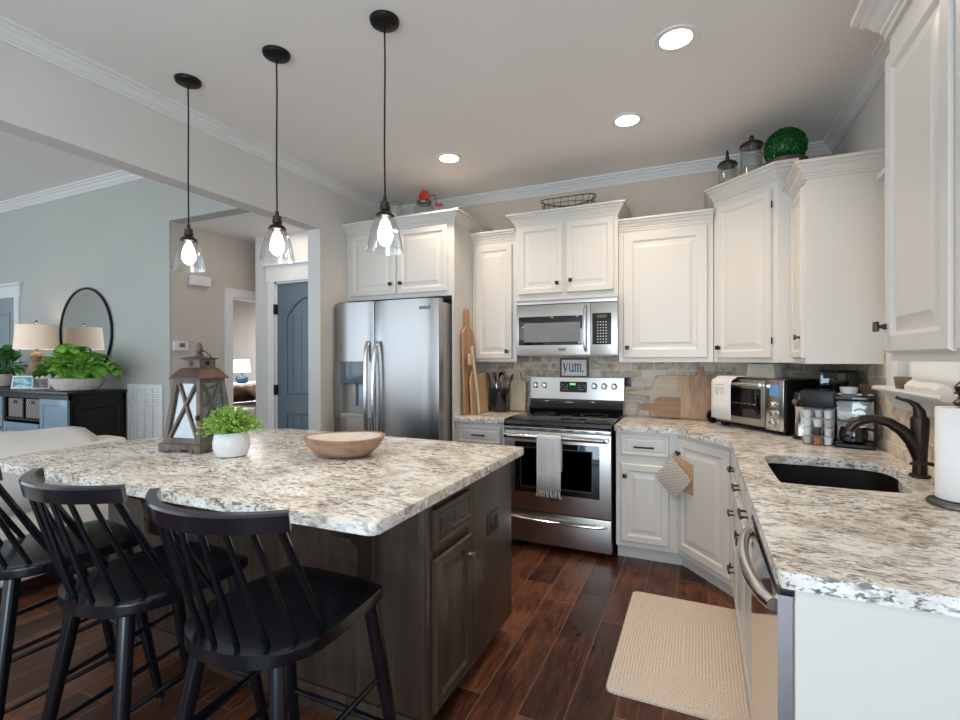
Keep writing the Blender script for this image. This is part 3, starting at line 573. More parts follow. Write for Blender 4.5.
c = thing('end_panel', MB().box((.183, 1.212, 0), (XW - .001, 1.230, ZT)), M['cab'], 'plain white end panel closing the counter run at bottom right', 'cabinet panel', smooth=False)

# ------------------------------------------------------------------ worktops
def rounded(poly, rad, k=5):
    out = []; n = len(poly)
    for i in range(n):
        p = Vector(poly[i]); a = Vector(poly[i - 1]); b = Vector(poly[(i + 1) % n]); r = rad[i] if isinstance(rad, (list, tuple)) else rad
        if r <= 0: out.append(tuple(p)); continue
        da = (a - p).normalized(); db = (b - p).normalized(); r = min(r, (a - p).length * .45, (b - p).length * .45)
        p0 = p + da * r; p1 = p + db * r
        for j in range(k + 1):
            t = j / k; q = p0 * (1 - t) ** 2 + p * 2 * t * (1 - t) + p1 * t * t; out.append((q.x, q.y))
    return out
thing('worktop', MB().prism([(-1.744, 3.372), (-1.322, 3.372), (-1.322, D - .012), (-1.744, D - .012)], .878, .914, .004), M['granite'], 'small speckled granite worktop left of the range', 'countertop')
outer = [(-.531, D - .012), (-.531, 3.374), (-.135, 3.374), (.150, 2.975), (.150, 1.205), (XW - .012, 1.205), (XW - .012, D - .012)]
outer = rounded(outer, [0, .01, .03, .05, .02, 0, 0], 4)
sink = [(.262, 2.075), (.275, 2.06), (.60, 2.06), (.652, 2.075), (.656, 2.15), (.660, 2.24), (.675, 2.31), (.705, 2.39), (.722, 2.47), (.715, 2.55), (.685, 2.605), (.62, 2.63), (.31, 2.63), (.275, 2.60), (.262, 2.54)]
def curve_poly(p, it=2):
    for _ in range(it):
        q = []
        for i in range(len(p)):
            a = p[i]; b = p[(i + 1) % len(p)]; q.append((a[0] * .75 + b[0] * .25, a[1] * .75 + b[1] * .25)); q.append((a[0] * .25 + b[0] * .75, a[1] * .25 + b[1] * .75))
        p = q
    return p
sink = curve_poly(sink, 2)
def slab_with_hole(outer, hole, z0, z1):
    bm = bmesh.new(); E = []
    for poly in (outer, hole):
        vs = [bm.verts.new((p[0], p[1], z0)) for p in poly]
        for i in range(len(vs)): E.append(bm.edges.new((vs[i], vs[(i + 1) % len(vs)])))
    bmesh.ops.triangle_fill(bm, use_beauty=True, use_dissolve=True, edges=E)
    r = bmesh.ops.extrude_face_region(bm, geom=bm.faces[:])
    for v in [g for g in r['geom'] if isinstance(g, bmesh.types.BMVert)]: v.co.z = z1
    mb = MB(); mb.bm.free(); mb.bm = bm; return mb
thing('worktop', slab_with_hole(outer, sink, .878, .914), M['granite'], 'long speckled granite worktop running from the range round to the sink', 'countertop', ang=30)
mb = MB(); cs = (sum(p[0] for p in sink) / len(sink), sum(p[1] for p in sink) / len(sink))
def sc(p, k, z): return (cs[0] + (p[0] - cs[0]) * k, cs[1] + (p[1] - cs[1]) * k, z)
mb.loops([[sc(p, 1.03, .8765) for p in sink], [sc(p, .995, .8765) for p in sink], [sc(p, .985, .72) for p in sink], [sc(p, .95, .69) for p in sink]], False, True)
mb.loops([[sc(p, 1.03, .8765) for p in sink], [sc(p, 1.03, .68) for p in sink]], False, True)
snk = root('kitchen_sink', (.48, 2.34, .68), 'black undermount composite sink set in the granite worktop', 'sink')
part('basin', mb, M['darksink'], snk)
part('drain', MB().lathe([(.045, 0), (.045, .004), (.03, .006), (.012, .003)], (.48, 2.36, .690), 24), M['pewter'], snk)

# ------------------------------------------------------------------ island
c = root('island_cabinet', (-1.8, 1.9, 0), 'dark stained wooden kitchen island base under the granite slab', 'kitchen island')
IX0, IX1, IY0, IY1 = -2.72, -.870, 1.470, 2.300
part('cabinet_box', MB().box((IX0, IY0, .085), (IX1, IY1, .876)), M['island'], c, smooth=False)
part('toe_kick', MB().box((IX0 + .02, IY0 + .0, 0), (IX1 - .06, IY1 - .05, .085)), M['island'], c, smooth=False)
part('face_frame', MB().box((IX1, IY0 - .006, .085), (IX1 + .006, IY0 + .028, .876), .002).box((IX1, 1.800, .085), (IX1 + .004, IY1, .876), .001).box((IX1, IY0 + .028, .840), (IX1 + .003, 1.80, .876)), M['island'], c)
part('corner_post', MB().box((IX1 - .028, IY0 - .010, .085), (IX1, IY0, .876), .002), M['island'], c)
mk_door(c, (IX1 + .004, IY0 + .03, .688), (0, 1, 0), X, .30, .145, M['island'], 'drawer', .024, False, pull=(.155, .065, .14), kmat=M['pewter'])
mk_door(c, (IX1 + .004, IY0 + .03, .112), (0, 1, 0), X, .30, .545, M['island'], knob=(.27, .47), kmat=M['pewter'], st=.055)
mb = MB(); mb.box((IX1 + .004, 2.000, .575), (IX1 + .011, 2.118, .668), .002); o_ = part('outlet_plate', mb, M['outletd'], c)
mb = MB()
for yy in (2.032, 2.086): mb.box((IX1 + .011, yy - .018, .598), (IX1 + .0135, yy + .018, .645), .001)
part('socket', mb, M['black'], o_)
part('base_moulding', MB().box((IX0, IY0 - .012, 0), (IX1 - .03, IY0, .10), .004), M['island'], c)
IT = [(-.814, 1.098), (-.818, 2.365), (-2.20, 2.385), (-2.60, 2.37), (-2.84, 1.90), (-2.935, 1.62), (-2.965, 1.24), (-2.90, 1.085), (-1.9, 1.075)]
IT = rounded(IT, [.022, .02, .3, .15, .2, .1, .1, .1, .5], 5)
thing('worktop', MB().prism(IT, .878, .914, .005), M['granite'], 'speckled granite slab with chiselled edge topping the island', 'countertop')
def corbel(x):
    prof = [(0, .876), (-.185, .876), (-.185, .845), (-.178, .800), (-.160, .765), (-.128, .748), (-.118, .745), (-.118, .732), (-.098, .728), (-.082, .705), (-.078, .665), (-.075, .645), (-.088, .635), (-.085, .585), (-.055, .565), (-.03, .555), (0, .552)]
    mb = MB(); mb.slab(prof, (x - .024, IY0, 0), Y, (0, 0, 1), X, .048, .003)
    return mb
part('corbel', corbel(-1.125), M['island'], c); part('corbel', corbel(-2.28), M['island'], c)

# ------------------------------------------------------------------ fridge
c = root('refrigerator', (-2.13, 3.5, 0), 'stainless side-by-side refrigerator with ice dispenser under the white cabinet', 'refrigerator')
FX0, FX1, FY = -2.772, -1.790, 3.205; FG = -2.376; FT = 1.825
part('body', MB().box((FX0 + .012, FY + .085, .04), (FX1 - .003, 3.95, 1.800), .004), plain('grey_fridge_side', (.42, .41, .40), .35, .6), c)
part('kick_grille', MB().box((FX0 + .02, FY + .10, 0), (FX1 - .02, FY + .13, .04)), M['black'], c, smooth=False)
def bowed(x0, x1, y0, z0, z1, dep=.075, bow=.010, rnd=.012):
    n = 12; pts = []
    for i in range(n + 1):
        t = i / n; x = x0 + (x1 - x0) * t; e = min(t, 1 - t) * (x1 - x0); r = rnd * max(0, 1 - e / .02) ** 2
        pts.append((x, y0 - bow * (1 - (2 * t - 1) ** 2) + r))
    return pts + [(x1, y0 + dep), (x0, y0 + dep)]
RD = part('fridge_door', MB().prism(bowed(FG + .004, FX1, FY, .07, FT), .07, FT, .003), M['steel'], c, ang=40)
dl, dr, dz0, dz1 = -2.705, -2.465, .893, 1.345
bp = bowed(FX0, FG - .004, FY, 0, 0); mb = MB(); mb.prism(bp, .07, dz0); mb.prism(bp, dz1, FT)
mb.box((FX0, FY - .003, dz0), (dl, FY + .075, dz1)); mb.box((dr, FY - .003, dz0), (FG - .004, FY + .075, dz1))
LD = part('fridge_door', mb, M['steel'], c, ang=40)
dp = part('dispenser', MB().box((dl, FY - .010, 1.165), (dr, FY + .012, dz1), .004), plain('glossy_grey_blue_plastic', (.10, .14, .17), .12, coat=.5), LD, 'glossy blue-grey dispenser panel')
mb = MB(); mb.box((dl, FY + .062, dz0), (dr, FY + .070, 1.18)); mb.box((dl, FY, dz0), (dl + .006, FY + .062, 1.18)); mb.box((dr - .006, FY, dz0), (dr, FY + .062, 1.18)); mb.box((dl, FY - .006, dz0), (dr, FY + .062, dz0 + .03), .003)
mb.box((-2.615, FY + .03, .98), (-2.58, FY + .062, 1.16), .004)
part('dispenser_recess', mb, plain('grey_plastic', (.40, .37, .34), .3), LD)
part('dispenser_paddle', MB().box((-2.555, FY + .035, .96), (-2.485, FY + .055, 1.16), .006), plain('pale_blue_paddle', (.30, .38, .46), .2), LD)
for hx, s in ((FG - .036, -1), (FG + .044, 1)):
    pts = []
    for i in range(21):
        t = i / 20; z = .58 + .925 * t; y = FY - .02 - .048 * math.sin(PI * t) ** .5; pts.append((hx - s * .010 * math.sin(PI * t) + s * .006, y, z))
    mb = MB(); mb.tube(pts, [.013] + [.0185] * 19 + [.013], 12); part('handle', mb, M['chrome'], RD if s > 0 else LD, 'curved satin metal handle')
mb = MB(); mb.box((FX1 - .16, FY - .008, 1.742), (FX1 - .065, FY + .002, 1.765), .001); part('badge', mb, M['pewter'], RD)
mb = MB(); mb.box((FX1 - .06, FY + .03, 1.80), (FX1 - .01, FY + .13, 1.835), .005); mb.box((FX0 + .02, FY + .03, 1.80), (FX0 + .07, FY + .13, 1.835), .005); part('hinge_cover', mb, M['blacksemi'], c)

# ------------------------------------------------------------------ range
c = root('range', (-.93, 3.65, 0), 'stainless electric range with black glass cooktop and rear controls', 'stove')
RX0, RX1, RY = -1.311, -.542, 3.345
part('body', MB().box((RX0 + .004, RY + .045, .03), (RX1 - .004, D - .02, .905)), M['black'], c, smooth=False)
mb = MB(); n = 8; prof = [(RY + .03, .872), (RY - .012, .876), (RY - .020, .895), (RY - .014, .917), (RY + .01, .926), (3.90, .930), (3.93, .930), (3.93, .905), (RY + .03, .905)]
mb.slab([(p[0], p[1]) for p in prof], (RX0, 0, 0), Y, (0, 0, 1), X, RX1 - RX0, .002)
ct = part('cooktop', mb, M['blackglass'], c)
for bx, by, br_ in ((-1.13, 3.50, .11), (-.74, 3.50, .085), (-1.13, 3.76, .08), (-.74, 3.76, .105), (-.93, 3.64, .04)):
    mb = MB(); mb.lathe([(br_, 0), (br_, .0006), (br_ - .004, .0006), (br_ - .004, 0)], (bx, by, .9303), 40, False, False); part('burner_ring', mb, plain('grey_burner_print', (.16, .16, .16), .3), ct) if bx == -1.13 and by == 3.50 else link('burner_ring', mb.build('burner_ring', bpy.data.materials['grey_burner_print']), ct)
mb = MB(); mb.box((RX0 + .006, 3.955, .93), (RX1 - .006, D - .014, 1.205), .004)
mb.slab([(3.935, 1.035), (3.955, 1.035), (3.975, 1.208), (3.952, 1.208)], (RX0 + .0, 0, 0), Y, (0, 0, 1), X, RX1 - RX0, .003)
bg = part('backguard', mb, M['steel_x'], c)
mb = MB(); mb.slab([(3.905, .928), (3.957, .928), (3.957, 1.033), (3.925, 1.033), (3.918, .985), (3.895, .955)], (RX0 + .004, 0, 0), Y, (0, 0, 1), X, RX1 - RX0 - .008, .002)
part('backguard_base', mb, M['blackglass'], c)
mb = MB(); mb.slab([(-1.052, 1.088), (-.835, 1.088), (-.832, 1.105), (-.832, 1.165), (-.838, 1.178), (-1.049, 1.178), (-1.055, 1.165), (-1.055, 1.105)], (0, 3.934, 0), X, (0, .09, 1), (0, 1, 0), .02)
dsp = None
def tilt_y(z): return 3.937 + (z - 1.035) * .0983
mb = MB(); 
R = [( -1.055, 1.100), (-1.050, 1.090), (-.837, 1.090), (-.832, 1.100), (-.832, 1.166), (-.837, 1.176), (-1.050, 1.176), (-1.055, 1.166)]
mb.loops([[(x, tilt_y(z) + .004, z) for x, z in R], [(x, tilt_y(z) - .006, z) for x, z in R]]); dsp = part('control_display', mb, M['black'], bg)
mb = MB(); mb.loops([[(x, tilt_y(z) - .005, z) for x, z in q] for q in ([(-.972, 1.148), (-.925, 1.148), (-.925, 1.164), (-.972, 1.164)],)] + [[(x, tilt_y(z) - .0075, z) for x, z in [(-.972, 1.148), (-.925, 1.148), (-.925, 1.164), (-.972, 1.164)]]]); part('clock_digits', mb, M['display'], dsp)
mb = MB()
for r_ in range(3):
    for k in range(4):
        for s in (-1, 1):
            x = -.945 + s * (.048 + k * .016); z = 1.112 + r_ * .018
            if (k + r_) % 4 == 3: continue
            mb.box((x - .003, tilt_y(z) - .0072, z - .0025), (x + .003, tilt_y(z) - .005, z + .0025))
part('button_print', mb, plain('pale_grey_print', (.5, .5, .5), .5), dsp, smooth=False)
for kx in (-1.262, -1.186, -.774, -.696, -.619):
    z = 1.142; y = tilt_y(z); mb = MB(); mb.tube([(kx, y, z), (kx, y - .004, z), (kx, y - .006, z), (kx, y - .022, z), (kx, y - .026, z)], [.026, .026, .021, .019, .015], 24); mb.box((kx - .0035, y - .034, z - .017), (kx + .0035, y - .02, z + .017), .002)
    part('control_knob', mb, M['chrome'], bg)
part('vent_trim', MB().box((RX0 + .006, RY + .0, .848), (RX1 - .006, RY + .045, .872), .002), M['steel_x'], c)
mb = MB()
for k in range(7): mb.box((RX0 + .06 + k * .1, RY - .0015, .858), (RX0 + .11 + k * .1, RY + .001, .864))
part('vent_slot', mb, M['black'], c, smooth=False)
mb = MB(); mb.box((RX0 + .004, RY, .275), (RX1 - .004, RY + .044, .845), .004); od = part('oven_door', mb, M['steel_x'], c)
part('oven_window', MB().box((-1.232, RY - .003, .405), (-.622, RY + .003, .768), .002), M['blackglass'], od)
part('window_frame', MB().rings((-1.188, RY - .0032, .445), X, NY, .52, .285, [(0, 0), (0, .001), (.006, .001), (.006, 0)]), M['pewter'], od, smooth=False)
mb = MB(); mb.tube([(RX0 + .045, RY - .048, .812), (RX1 - .045, RY - .048, .812)], .0165, 14)
for s in (RX0 + .03, RX1 - .03): mb.box((s - .016, RY - .060, .797), (s + .016, RY + .0, .827), .006)
part('oven_handle', mb, M['chrome'], od)
mb = MB(); mb.box((RX0 + .004, RY + .002, .045), (RX1 - .004, RY + .046, .268), .004); dw = part('warming_drawer', mb, M['steel_x'], c)
mb = MB(); mb.tube([(RX0 + .03 + .71 * i / 16, RY - .006 - .032 * math.sin(PI * i / 16) ** .6, .222 - .004 * math.sin(PI * i / 16)) for i in range(17)], [.006] + [.011] * 15 + [.006], 10); part('drawer_handle', mb, M['chrome'], dw)
part('badge', MB().box((-.970, RY - .003, .360), (-.880, RY + .001, .392), .002), M['pewter'], od)
mb = MB()
for fx in (RX0 + .05, RX1 - .05):
    for fy in (RY + .08, D - .10): mb.tube([(fx, fy, 0), (fx, fy, .03)], .018, 10)
part('foot', mb, M['black'], c)
# striped tea towel over the oven handle
mb = MB(); nx, k = 18, 0; cols = []
hy, hz = RY - .048, .812
path = [(hy + .020, .58), (hy + .0205, .70), (hy + .020, .80)] + [(hy + .0200 * math.cos(a), hz + .0200 * math.sin(a)) for a in [PI * t / 8 for t in range(9)]] + [(hy - .0205, .76), (hy - .0215, .66), (hy - .022, .56), (hy - .0225, .455)]
rings = []
for i in range(nx + 1):
    u = i / nx; x = -1.045 + .172 * u; w = .0025 * math.sin(u * 13)
    rings.append([(x, y + (w * min(1, abs(z - hz) * 8)), z) for y, z in path])
mb.loops(rings, False, False, closed=False)
tw = root('tea_towel', (-.96, RY - .05, .455), 'grey striped tea towel with tassels hanging from oven handle', 'towel')
o = part('cloth', mb, M['towel'], tw, recalc=False); sm = o.modifiers.new('thick', 'SOLIDIFY'); sm.thickness = .003; sm.offset = 0
mb = MB()
for i in range(15):
    x = -1.041 + .164 * i / 14; mb.tube([(x, hy - .0215, .457), (x + random.uniform(-.004, .004), hy - .023, .43), (x + random.uniform(-.008, .008), hy - .022, .402)], [.0022, .0028, .0012], 5)
part('fringe', mb, M['cloth'], tw)

# ------------------------------------------------------------------ microwave
c = root('microwave', (-.94, D, 1.39), 'stainless over-the-range microwave with black window and keypad', 'microwave')
MX0, MX1, MY, MZ0, MZ1 = -1.325, -.545, 3.640, 1.388, 1.818
part('body', MB().box((MX0 + .003, MY + .05, MZ0), (MX1 - .003, D - .011, MZ1 - .001)), M['steel_x'], c, smooth=False)
part('top_vent', MB().box((MX0, MY - .004, 1.783), (MX1, MY + .05, MZ1 - .001), .004), M['steel_x'], c)
md = part('microwave_door', MB().box((MX0, MY, MZ0 + .004), (-.742, MY + .05, 1.780), .004), M['steel_x'], c)
part('door_window', MB().box((-1.305, MY - .003, 1.468), (-.800, MY + .002, 1.690), .002), M['blackglass'], md)
part('viewing_screen', MB().box((-1.262, MY - .0042, 1.492), (-.818, MY - .0028, 1.640)), plain('perforated_grey_screen', (.20, .195, .19), .35, var=.1), md)
mb = MB(); mb.tube([(-.775, MY - .002, 1.425), (-.775, MY - .03, 1.445), (-.775, MY - .036, 1.50), (-.775, MY - .038, 1.58), (-.775, MY - .036, 1.68), (-.775, MY - .03, 1.735), (-.775, MY - .002, 1.755)], .0125, 12); part('handle', mb, M['chrome'], md)
part('control_panel', MB().box((-.740, MY, MZ0 + .004), (MX1, MY + .05, 1.780), .004), M['steel_x'], c)
kp = part('keypad', MB().box((-.728, MY - .003, 1.468), (-.590, MY + .002, 1.700), .002), M['black'], c)
part('clock_display', MB().box((-.695, MY - .0045, 1.664), (-.622, MY - .0028, 1.688)), plain('brown_display', (.10, .06, .03), .2), kp)
mb = MB()
for r_ in range(8):
    for q in range(4): mb.box((-.692 + q * .020, MY - .0045, 1.482 + r_ * .021), (-.682 + q * .020, MY - .0028, 1.490 + r_ * .021))
part('key_print', mb, bpy.data.materials['pale_grey_print'], kp, smooth=False)
part('badge', MB().box((-.985, MY - .002, 1.424), (-.925, MY + .001, 1.444), .001), M['pewter'], md)

# ------------------------------------------------------------------ pendants and downlights
def pendant(px, py, zb, label):
    c = root('pendant_light', (px, py, ZC), label, 'pendant light', 'glass pendants over the island')
    part('canopy', MB().lathe([(.012, -.026), (.045, -.024), (.060, -.016), (.064, -.006), (.064, 0)], (px, py, ZC), 36), M['blacksemi'], c)
    zc = zb + .235
    part('cord', MB().tube([(px, py, ZC - .02), (px + .002, py, (ZC + zc) / 2 + .2), (px - .002, py, (ZC + zc) / 2 - .15), (px, py, zc)], .0038, 8), M['blacksemi'], c)
    s = part('socket', MB().lathe([(.004, .075), (.008, .072), (.009, .052), (.019, .048), (.021, .040), (.019, .034), (.022, .030), (.022, .016), (.018, .012), (.027, .006), (.038, -.004), (.042, -.012), (.040, -.016), (.020, -.018)], (px, py, zb + .165), 28), plain('antique_dark_metal', (.055, .045, .04), .35, .8) if 'antique_dark_metal' not in bpy.data.materials else bpy.data.materials['antique_dark_metal'], c)
    g = [(.034, .150), (.040, .146), (.048, .130), (.058, .105), (.066, .075), (.072, .045), (.077, .015), (.080, 0)]
    part('glass_shade', MB().lathe(g + [(.0785, 0), (.0755, .015), (.0705, .045), (.0645, .075), (.0565, .105), (.0465, .129), (.039, .144), (.033, .148)], (px, py, zb), 40, False, False), M['glass_shade'], c)
    part('bulb', MB().lathe([(.012, .142), (.016, .130), (.026, .108), (.033, .080), (.033, .058), (.022, .036), (.005, .026)], (px, py, zb), 20), M['bulb'], c)
    return c
pendant(-2.455, 1.716, 1.838, 'clear glass pendant furthest from the fridge, over the island end')
pendant(-1.853, 1.741, 1.838, 'middle one of the three clear glass pendants')
pendant(-1.246, 1.765, 1.832, 'clear glass pendant hanging in front of the cabinet over the fridge')
def can(x, y, label, first=[]):
    c = root('ceiling_light', (x, y, ZC), label, 'ceiling light', 'recessed downlights in the kitchen ceiling')
    part('trim_ring', MB().lathe([(.070, 0), (.070, -.006), (.078, -.009), (.094, -.006), (.097, 0)], (x, y, ZC), 40, False, False), M['trim'], c)
    part('diffuser', MB().lathe([(.0705, -.002), (.0705, -.004)], (x, y, ZC), 40), M['canlight'], c)
    d = bpy.data.lights.new('downlight', 'SPOT'); d.energy = 37; d.color = (1.0, .80, .60); d.spot_size = math.radians(140); d.spot_blend = .8; d.shadow_soft_size = .07
    o = bpy.data.objects.new('downlight', d); COL.objects.link(o); o.location = (x, y, ZC - .02)
can(-.100, 2.418, 'lit recessed downlight nearest us, at top of the ceiling')
can(-.409, 3.122, 'lit recessed downlight above the wide cabinet right of the range')
can(-1.674, 3.170, 'lit recessed downlight nearest the fridge')
can(-.9, .2, 'recessed downlight out of view behind the camera')
can(-2.0, .2, 'recessed downlight out of view behind the stools')

# ------------------------------------------------------------------ bar stools
def make_stool():
    c = root('bar_stool', (0, 0, 0), 'black spindle-back counter stool', 'bar stool', 'black spindle stools at the island')
    pts = [(-.205, .10), (-.212, -.02), (-.210, -.08)] + [(-.21 * math.cos(a), -.08 - .155 * math.sin(a)) for a in [PI * i / 20 for i in range(1, 20)]] + [(.210, -.08), (.212, -.02), (.205, .10)]
    front = [(.198, .195), (.188, .218), (.165, .228), (.08, .232), (-.08, .232), (-.165, .228), (-.188, .218), (-.198, .195)]
    mb = MB(); mb.prism(pts + front, .630, .665, .007); part('seat', mb, M['stool'], c)
    def arc(x): return -.300 + .095 * (abs(x) / .235) ** 2.2
    N_ = 24; rings = []
    for i in range(N_ + 1):
        x = -.238 + .476 * i / N_; y = arc(x); lean = .006
        sl = .095 * 2.2 * (abs(x) / .235) ** 1.2 / .235 * (1 if x > 0 else -1); nx_, ny_ = Vector((-sl, 1)).normalized()
        rings.append([(x - nx_ * .012, y - ny_ * .012, .978), (x + nx_ * .012, y + ny_ * .012, .978), (x + nx_ * .014, y + ny_ * .014 - lean, 1.016), (x + nx_ * .012, y + ny_ * .012 - lean, 1.024), (x - nx_ * .011, y - ny_ * .011 - lean, 1.024), (x - nx_ * .014, y - ny_ * .014 - lean, 1.018)])
    part('crest_rail', MB().loops(rings), M['stool'], c)
    for dx, by, tx in [(q * a_, b_, q * t_) for a_, b_, t_ in ((0, -.212, 0), (.064, -.198, .060), (.124, -.162, .118), (.165, -.108, .172), (.188, -.040, .222)) for q in ((-1, 1) if a_ else (1,))]:
        r = .0105 if abs(dx) > .17 else .0078
        part('spindle', MB().tube([(dx, by, .655), (dx + (tx - dx) * .35, by + (arc(tx) - by) * .35, .765), (tx, arc(tx), .982)], [r * .85, r * 1.15, r * .9], 10), M['stool'], c)
    legs = [((-.130, -.150), (-.230, -.235)), ((.140, -.150), (.235, -.235)), ((-.170, .165), (-.220, .270)), ((.180, .165), (.222, .270))]
    def at(l, z): (a, b) = l; t = (.632 - z) / .632; return (a[0] + (b[0] - a[0]) * t, a[1] + (b[1] - a[1]) * t, z)
    for l in legs:
        lg = part('leg', MB().tube([at(l, .631), at(l, .45), at(l, .22), at(l, .008)], [.0225, .022, .019, .015], 14), M['stool'], c)
        part('foot_glide', MB().tube([at(l, .010), at(l, 0)], [.0150, .0145], 12), M['pewter'], lg)
    for a, b, za, zb, r in ((0, 2, .21, .25, .0085), (1, 3, .21, .25, .0085), (0, 2, .36, .40, .0085), (1, 3, .36, .40, .0085), (2, 3, .225, .225, .010), (0, 1, .165, .165, .0085)):
        pa, pb = Vector(at(legs[a], za)), Vector(at(legs[b], zb)); part('stretcher', MB().tube([pa, (pa + pb) / 2, pb], [r * .8, r * 1.15, r * .8], 10), M['stool'], c)
    return c
st = make_stool()
for i, (x, y, a, lab) in enumerate(((-1.085, 1.035, 0, 'black spindle-back counter stool nearest us, in front of the island corner'), (-1.662, 1.030, -2.5, 'middle black spindle-back counter stool at the island'), (-2.250, 1.030, -9, 'black spindle-back counter stool cut off by the left edge'))):
    o = st if i == 0 else copy_tree(st)
    o.location = (x, y, 0); o.rotation_euler = (0, 0, math.radians(a)); o['label'] = lab

# ------------------------------------------------------------------ lantern, plant, bowl on the island
Z0 = .914
c = root('candle_lantern', (-2.31, 1.67, Z0), 'weathered wood lantern with X-braced glass sides on the island', 'lantern')
lx, ly = -2.308, 1.668
LR = math.radians(9)
def quad(h, z): return [(lx + a * h * math.cos(LR) - b * h * math.sin(LR), ly + a * h * math.sin(LR) + b * h * math.cos(LR), z) for a, b in ((-1, -1), (1, -1), (1, 1), (-1, 1))]
LM = Matrix.Translation((lx, ly, 0)) @ Matrix.Rotation(LR, 4, 'Z') @ Matrix.Translation((-lx, -ly, 0))
mb = MB(); h = .125; mb.loops([quad(h, Z0 + .018), quad(h, Z0 + .040), quad(h - .012, Z0 + .046)]); mb.M = LM
for sx in (-1, 1):
    for sy in (-1, 1): mb.box((lx + sx * h, ly + sy * h, Z0), (lx + sx * (h - .035), ly + sy * (h - .035), Z0 + .02), .003)
for t in (-.5, 0, .5):
    for s in (-1, 1):
        mb.box((lx + t * .14 - .012, ly + s * h - .004, Z0 + .008), (lx + t * .14 + .012, ly + s * h + .004, Z0 + .019), .003); mb.box((lx + s * h - .004, ly + t * .14 - .012, Z0 + .008), (lx + s * h + .004, ly + t * .14 + .012, Z0 + .019), .003)
part('base', mb, M['lantern'], c)
hb, ht, zb, zt = .112, .078, Z0 + .046, Z0 + .354
def hz_(z): return hb + (ht - hb) * (z - zb) / (zt - zb)
for k in range(4):
    R = Matrix.Translation((lx, ly, 0)) @ Matrix.Rotation(k * PI / 2 + LR, 4, 'Z')
    mb = MB(R)
    def bar(a0, z0, a1, z1, wd, th=.012, off=0.0):     # bar lying in the sloping side plane
        h0, h1 = hz_(z0) + off, hz_(z1) + off
        d = Vector((a1 - a0, -(h1 - h0), z1 - z0)).normalized(); n_ = Vector((0, -1, -(hb - ht) / (zt - zb) * -1)).normalized(); s_ = d.cross(Vector((0, -1, .12))).normalized() * wd / 2; nn = Vector((0, -1, .12)).normalized() * th
        A, B = Vector((a0, -h0, z0)), Vector((a1, -h1, z1))
        mb.loops([[A - s_, A + s_, A + s_ - nn, A - s_ - nn], [B - s_, B + s_, B + s_ - nn, B - s_ - nn]])
    for s in (-1, 1): bar(s * (hb - .010), zb, s * (ht - .010), zt, .022)
    bar(-hb + .01, zb + .012, hb - .01, zb + .012, .024); bar(-ht + .005, zt - .010, ht - .005, zt - .010, .020)
    iw0, iw1 = hb - .03, ht - .026
    bar(-iw0, zb + .02, iw1, zt - .02, .011, .008, -.001); bar(iw0, zb + .02, -iw1, zt - .02, .011, .008, -.003)
    fr = part('side_frame', mb, M['lantern'], c)
    g = MB(R); g.loops([[(-hb + .012, -hb + .012, zb + .004), (hb - .012, -hb + .012, zb + .004), (hb - .012, -hb + .014, zb + .004), (-hb + .012, -hb + .014, zb + .004)], [(-ht + .012, -ht + .012, zt - .002), (ht - .012, -ht + .012, zt - .002), (ht - .012, -ht + .014, zt - .002), (-ht + .012, -ht + .014, zt - .002)]])
    part('glass_pane', g, M['dimglass'], fr)
part('latch', MB(LM).box((lx + .098, ly - .125, Z0 + .16), (lx + .112, ly - .112, Z0 + .185), .002), M['black'], c)
part('roof', MB().loops([quad(.088, zt), quad(.094, zt), quad(.094, zt + .007), quad(.088, zt + .014), quad(.062, zt + .050), quad(.054, zt + .056)]), M['copper'], c, ang=20)
cu = part('cupola', MB().loops([quad(.050, zt + .054), quad(.050, zt + .100)]), M['lantern'], c, smooth=False)
mb = MB()
for k in range(4):
    a = k * PI / 2 + LR; d = Vector((math.cos(a), math.sin(a), 0)); s_ = Vector((-d.y, d.x, 0))
    for q in (-.0, ):
        p = Vector((lx, ly, zt + .078)) + d * .049 + s_ * q; mb.tube([p, p + d * .003], .013, 16)
part('vent_hole', mb, M['black'], cu)
part('cap', MB().loops([quad(.058, zt + .098), quad(.060, zt + .104), quad(.03, zt + .112), quad(.02, zt + .114)]), M['copper'], c, ang=20)
part('finial', MB().lathe([(.018, 0), (.018, .012), (.011, .016), (.014, .024), (.017, .034), (.013, .046), (.012, .058), (.006, .068), (.002, .071)], (lx, ly, zt + .112), 18), M['copper'], c)
part('carry_ring', MB().tube([(lx + .006, ly, zt + .142), (lx + .050, ly - .005, zt + .138), (lx + .095, ly - .010, zt + .115), (lx + .100, ly - .01, zt + .100)], .003, 8), M['black'], c)
thing('pillar_candle', MB().lathe([(.036, 0), (.037, .09), (.030, .097), (.004, .092)], (lx, ly, Z0 + .0462), 24), plain('cream_wax', (.62, .56, .45), .6), 'short cream candle standing inside the wooden lantern', 'candle')
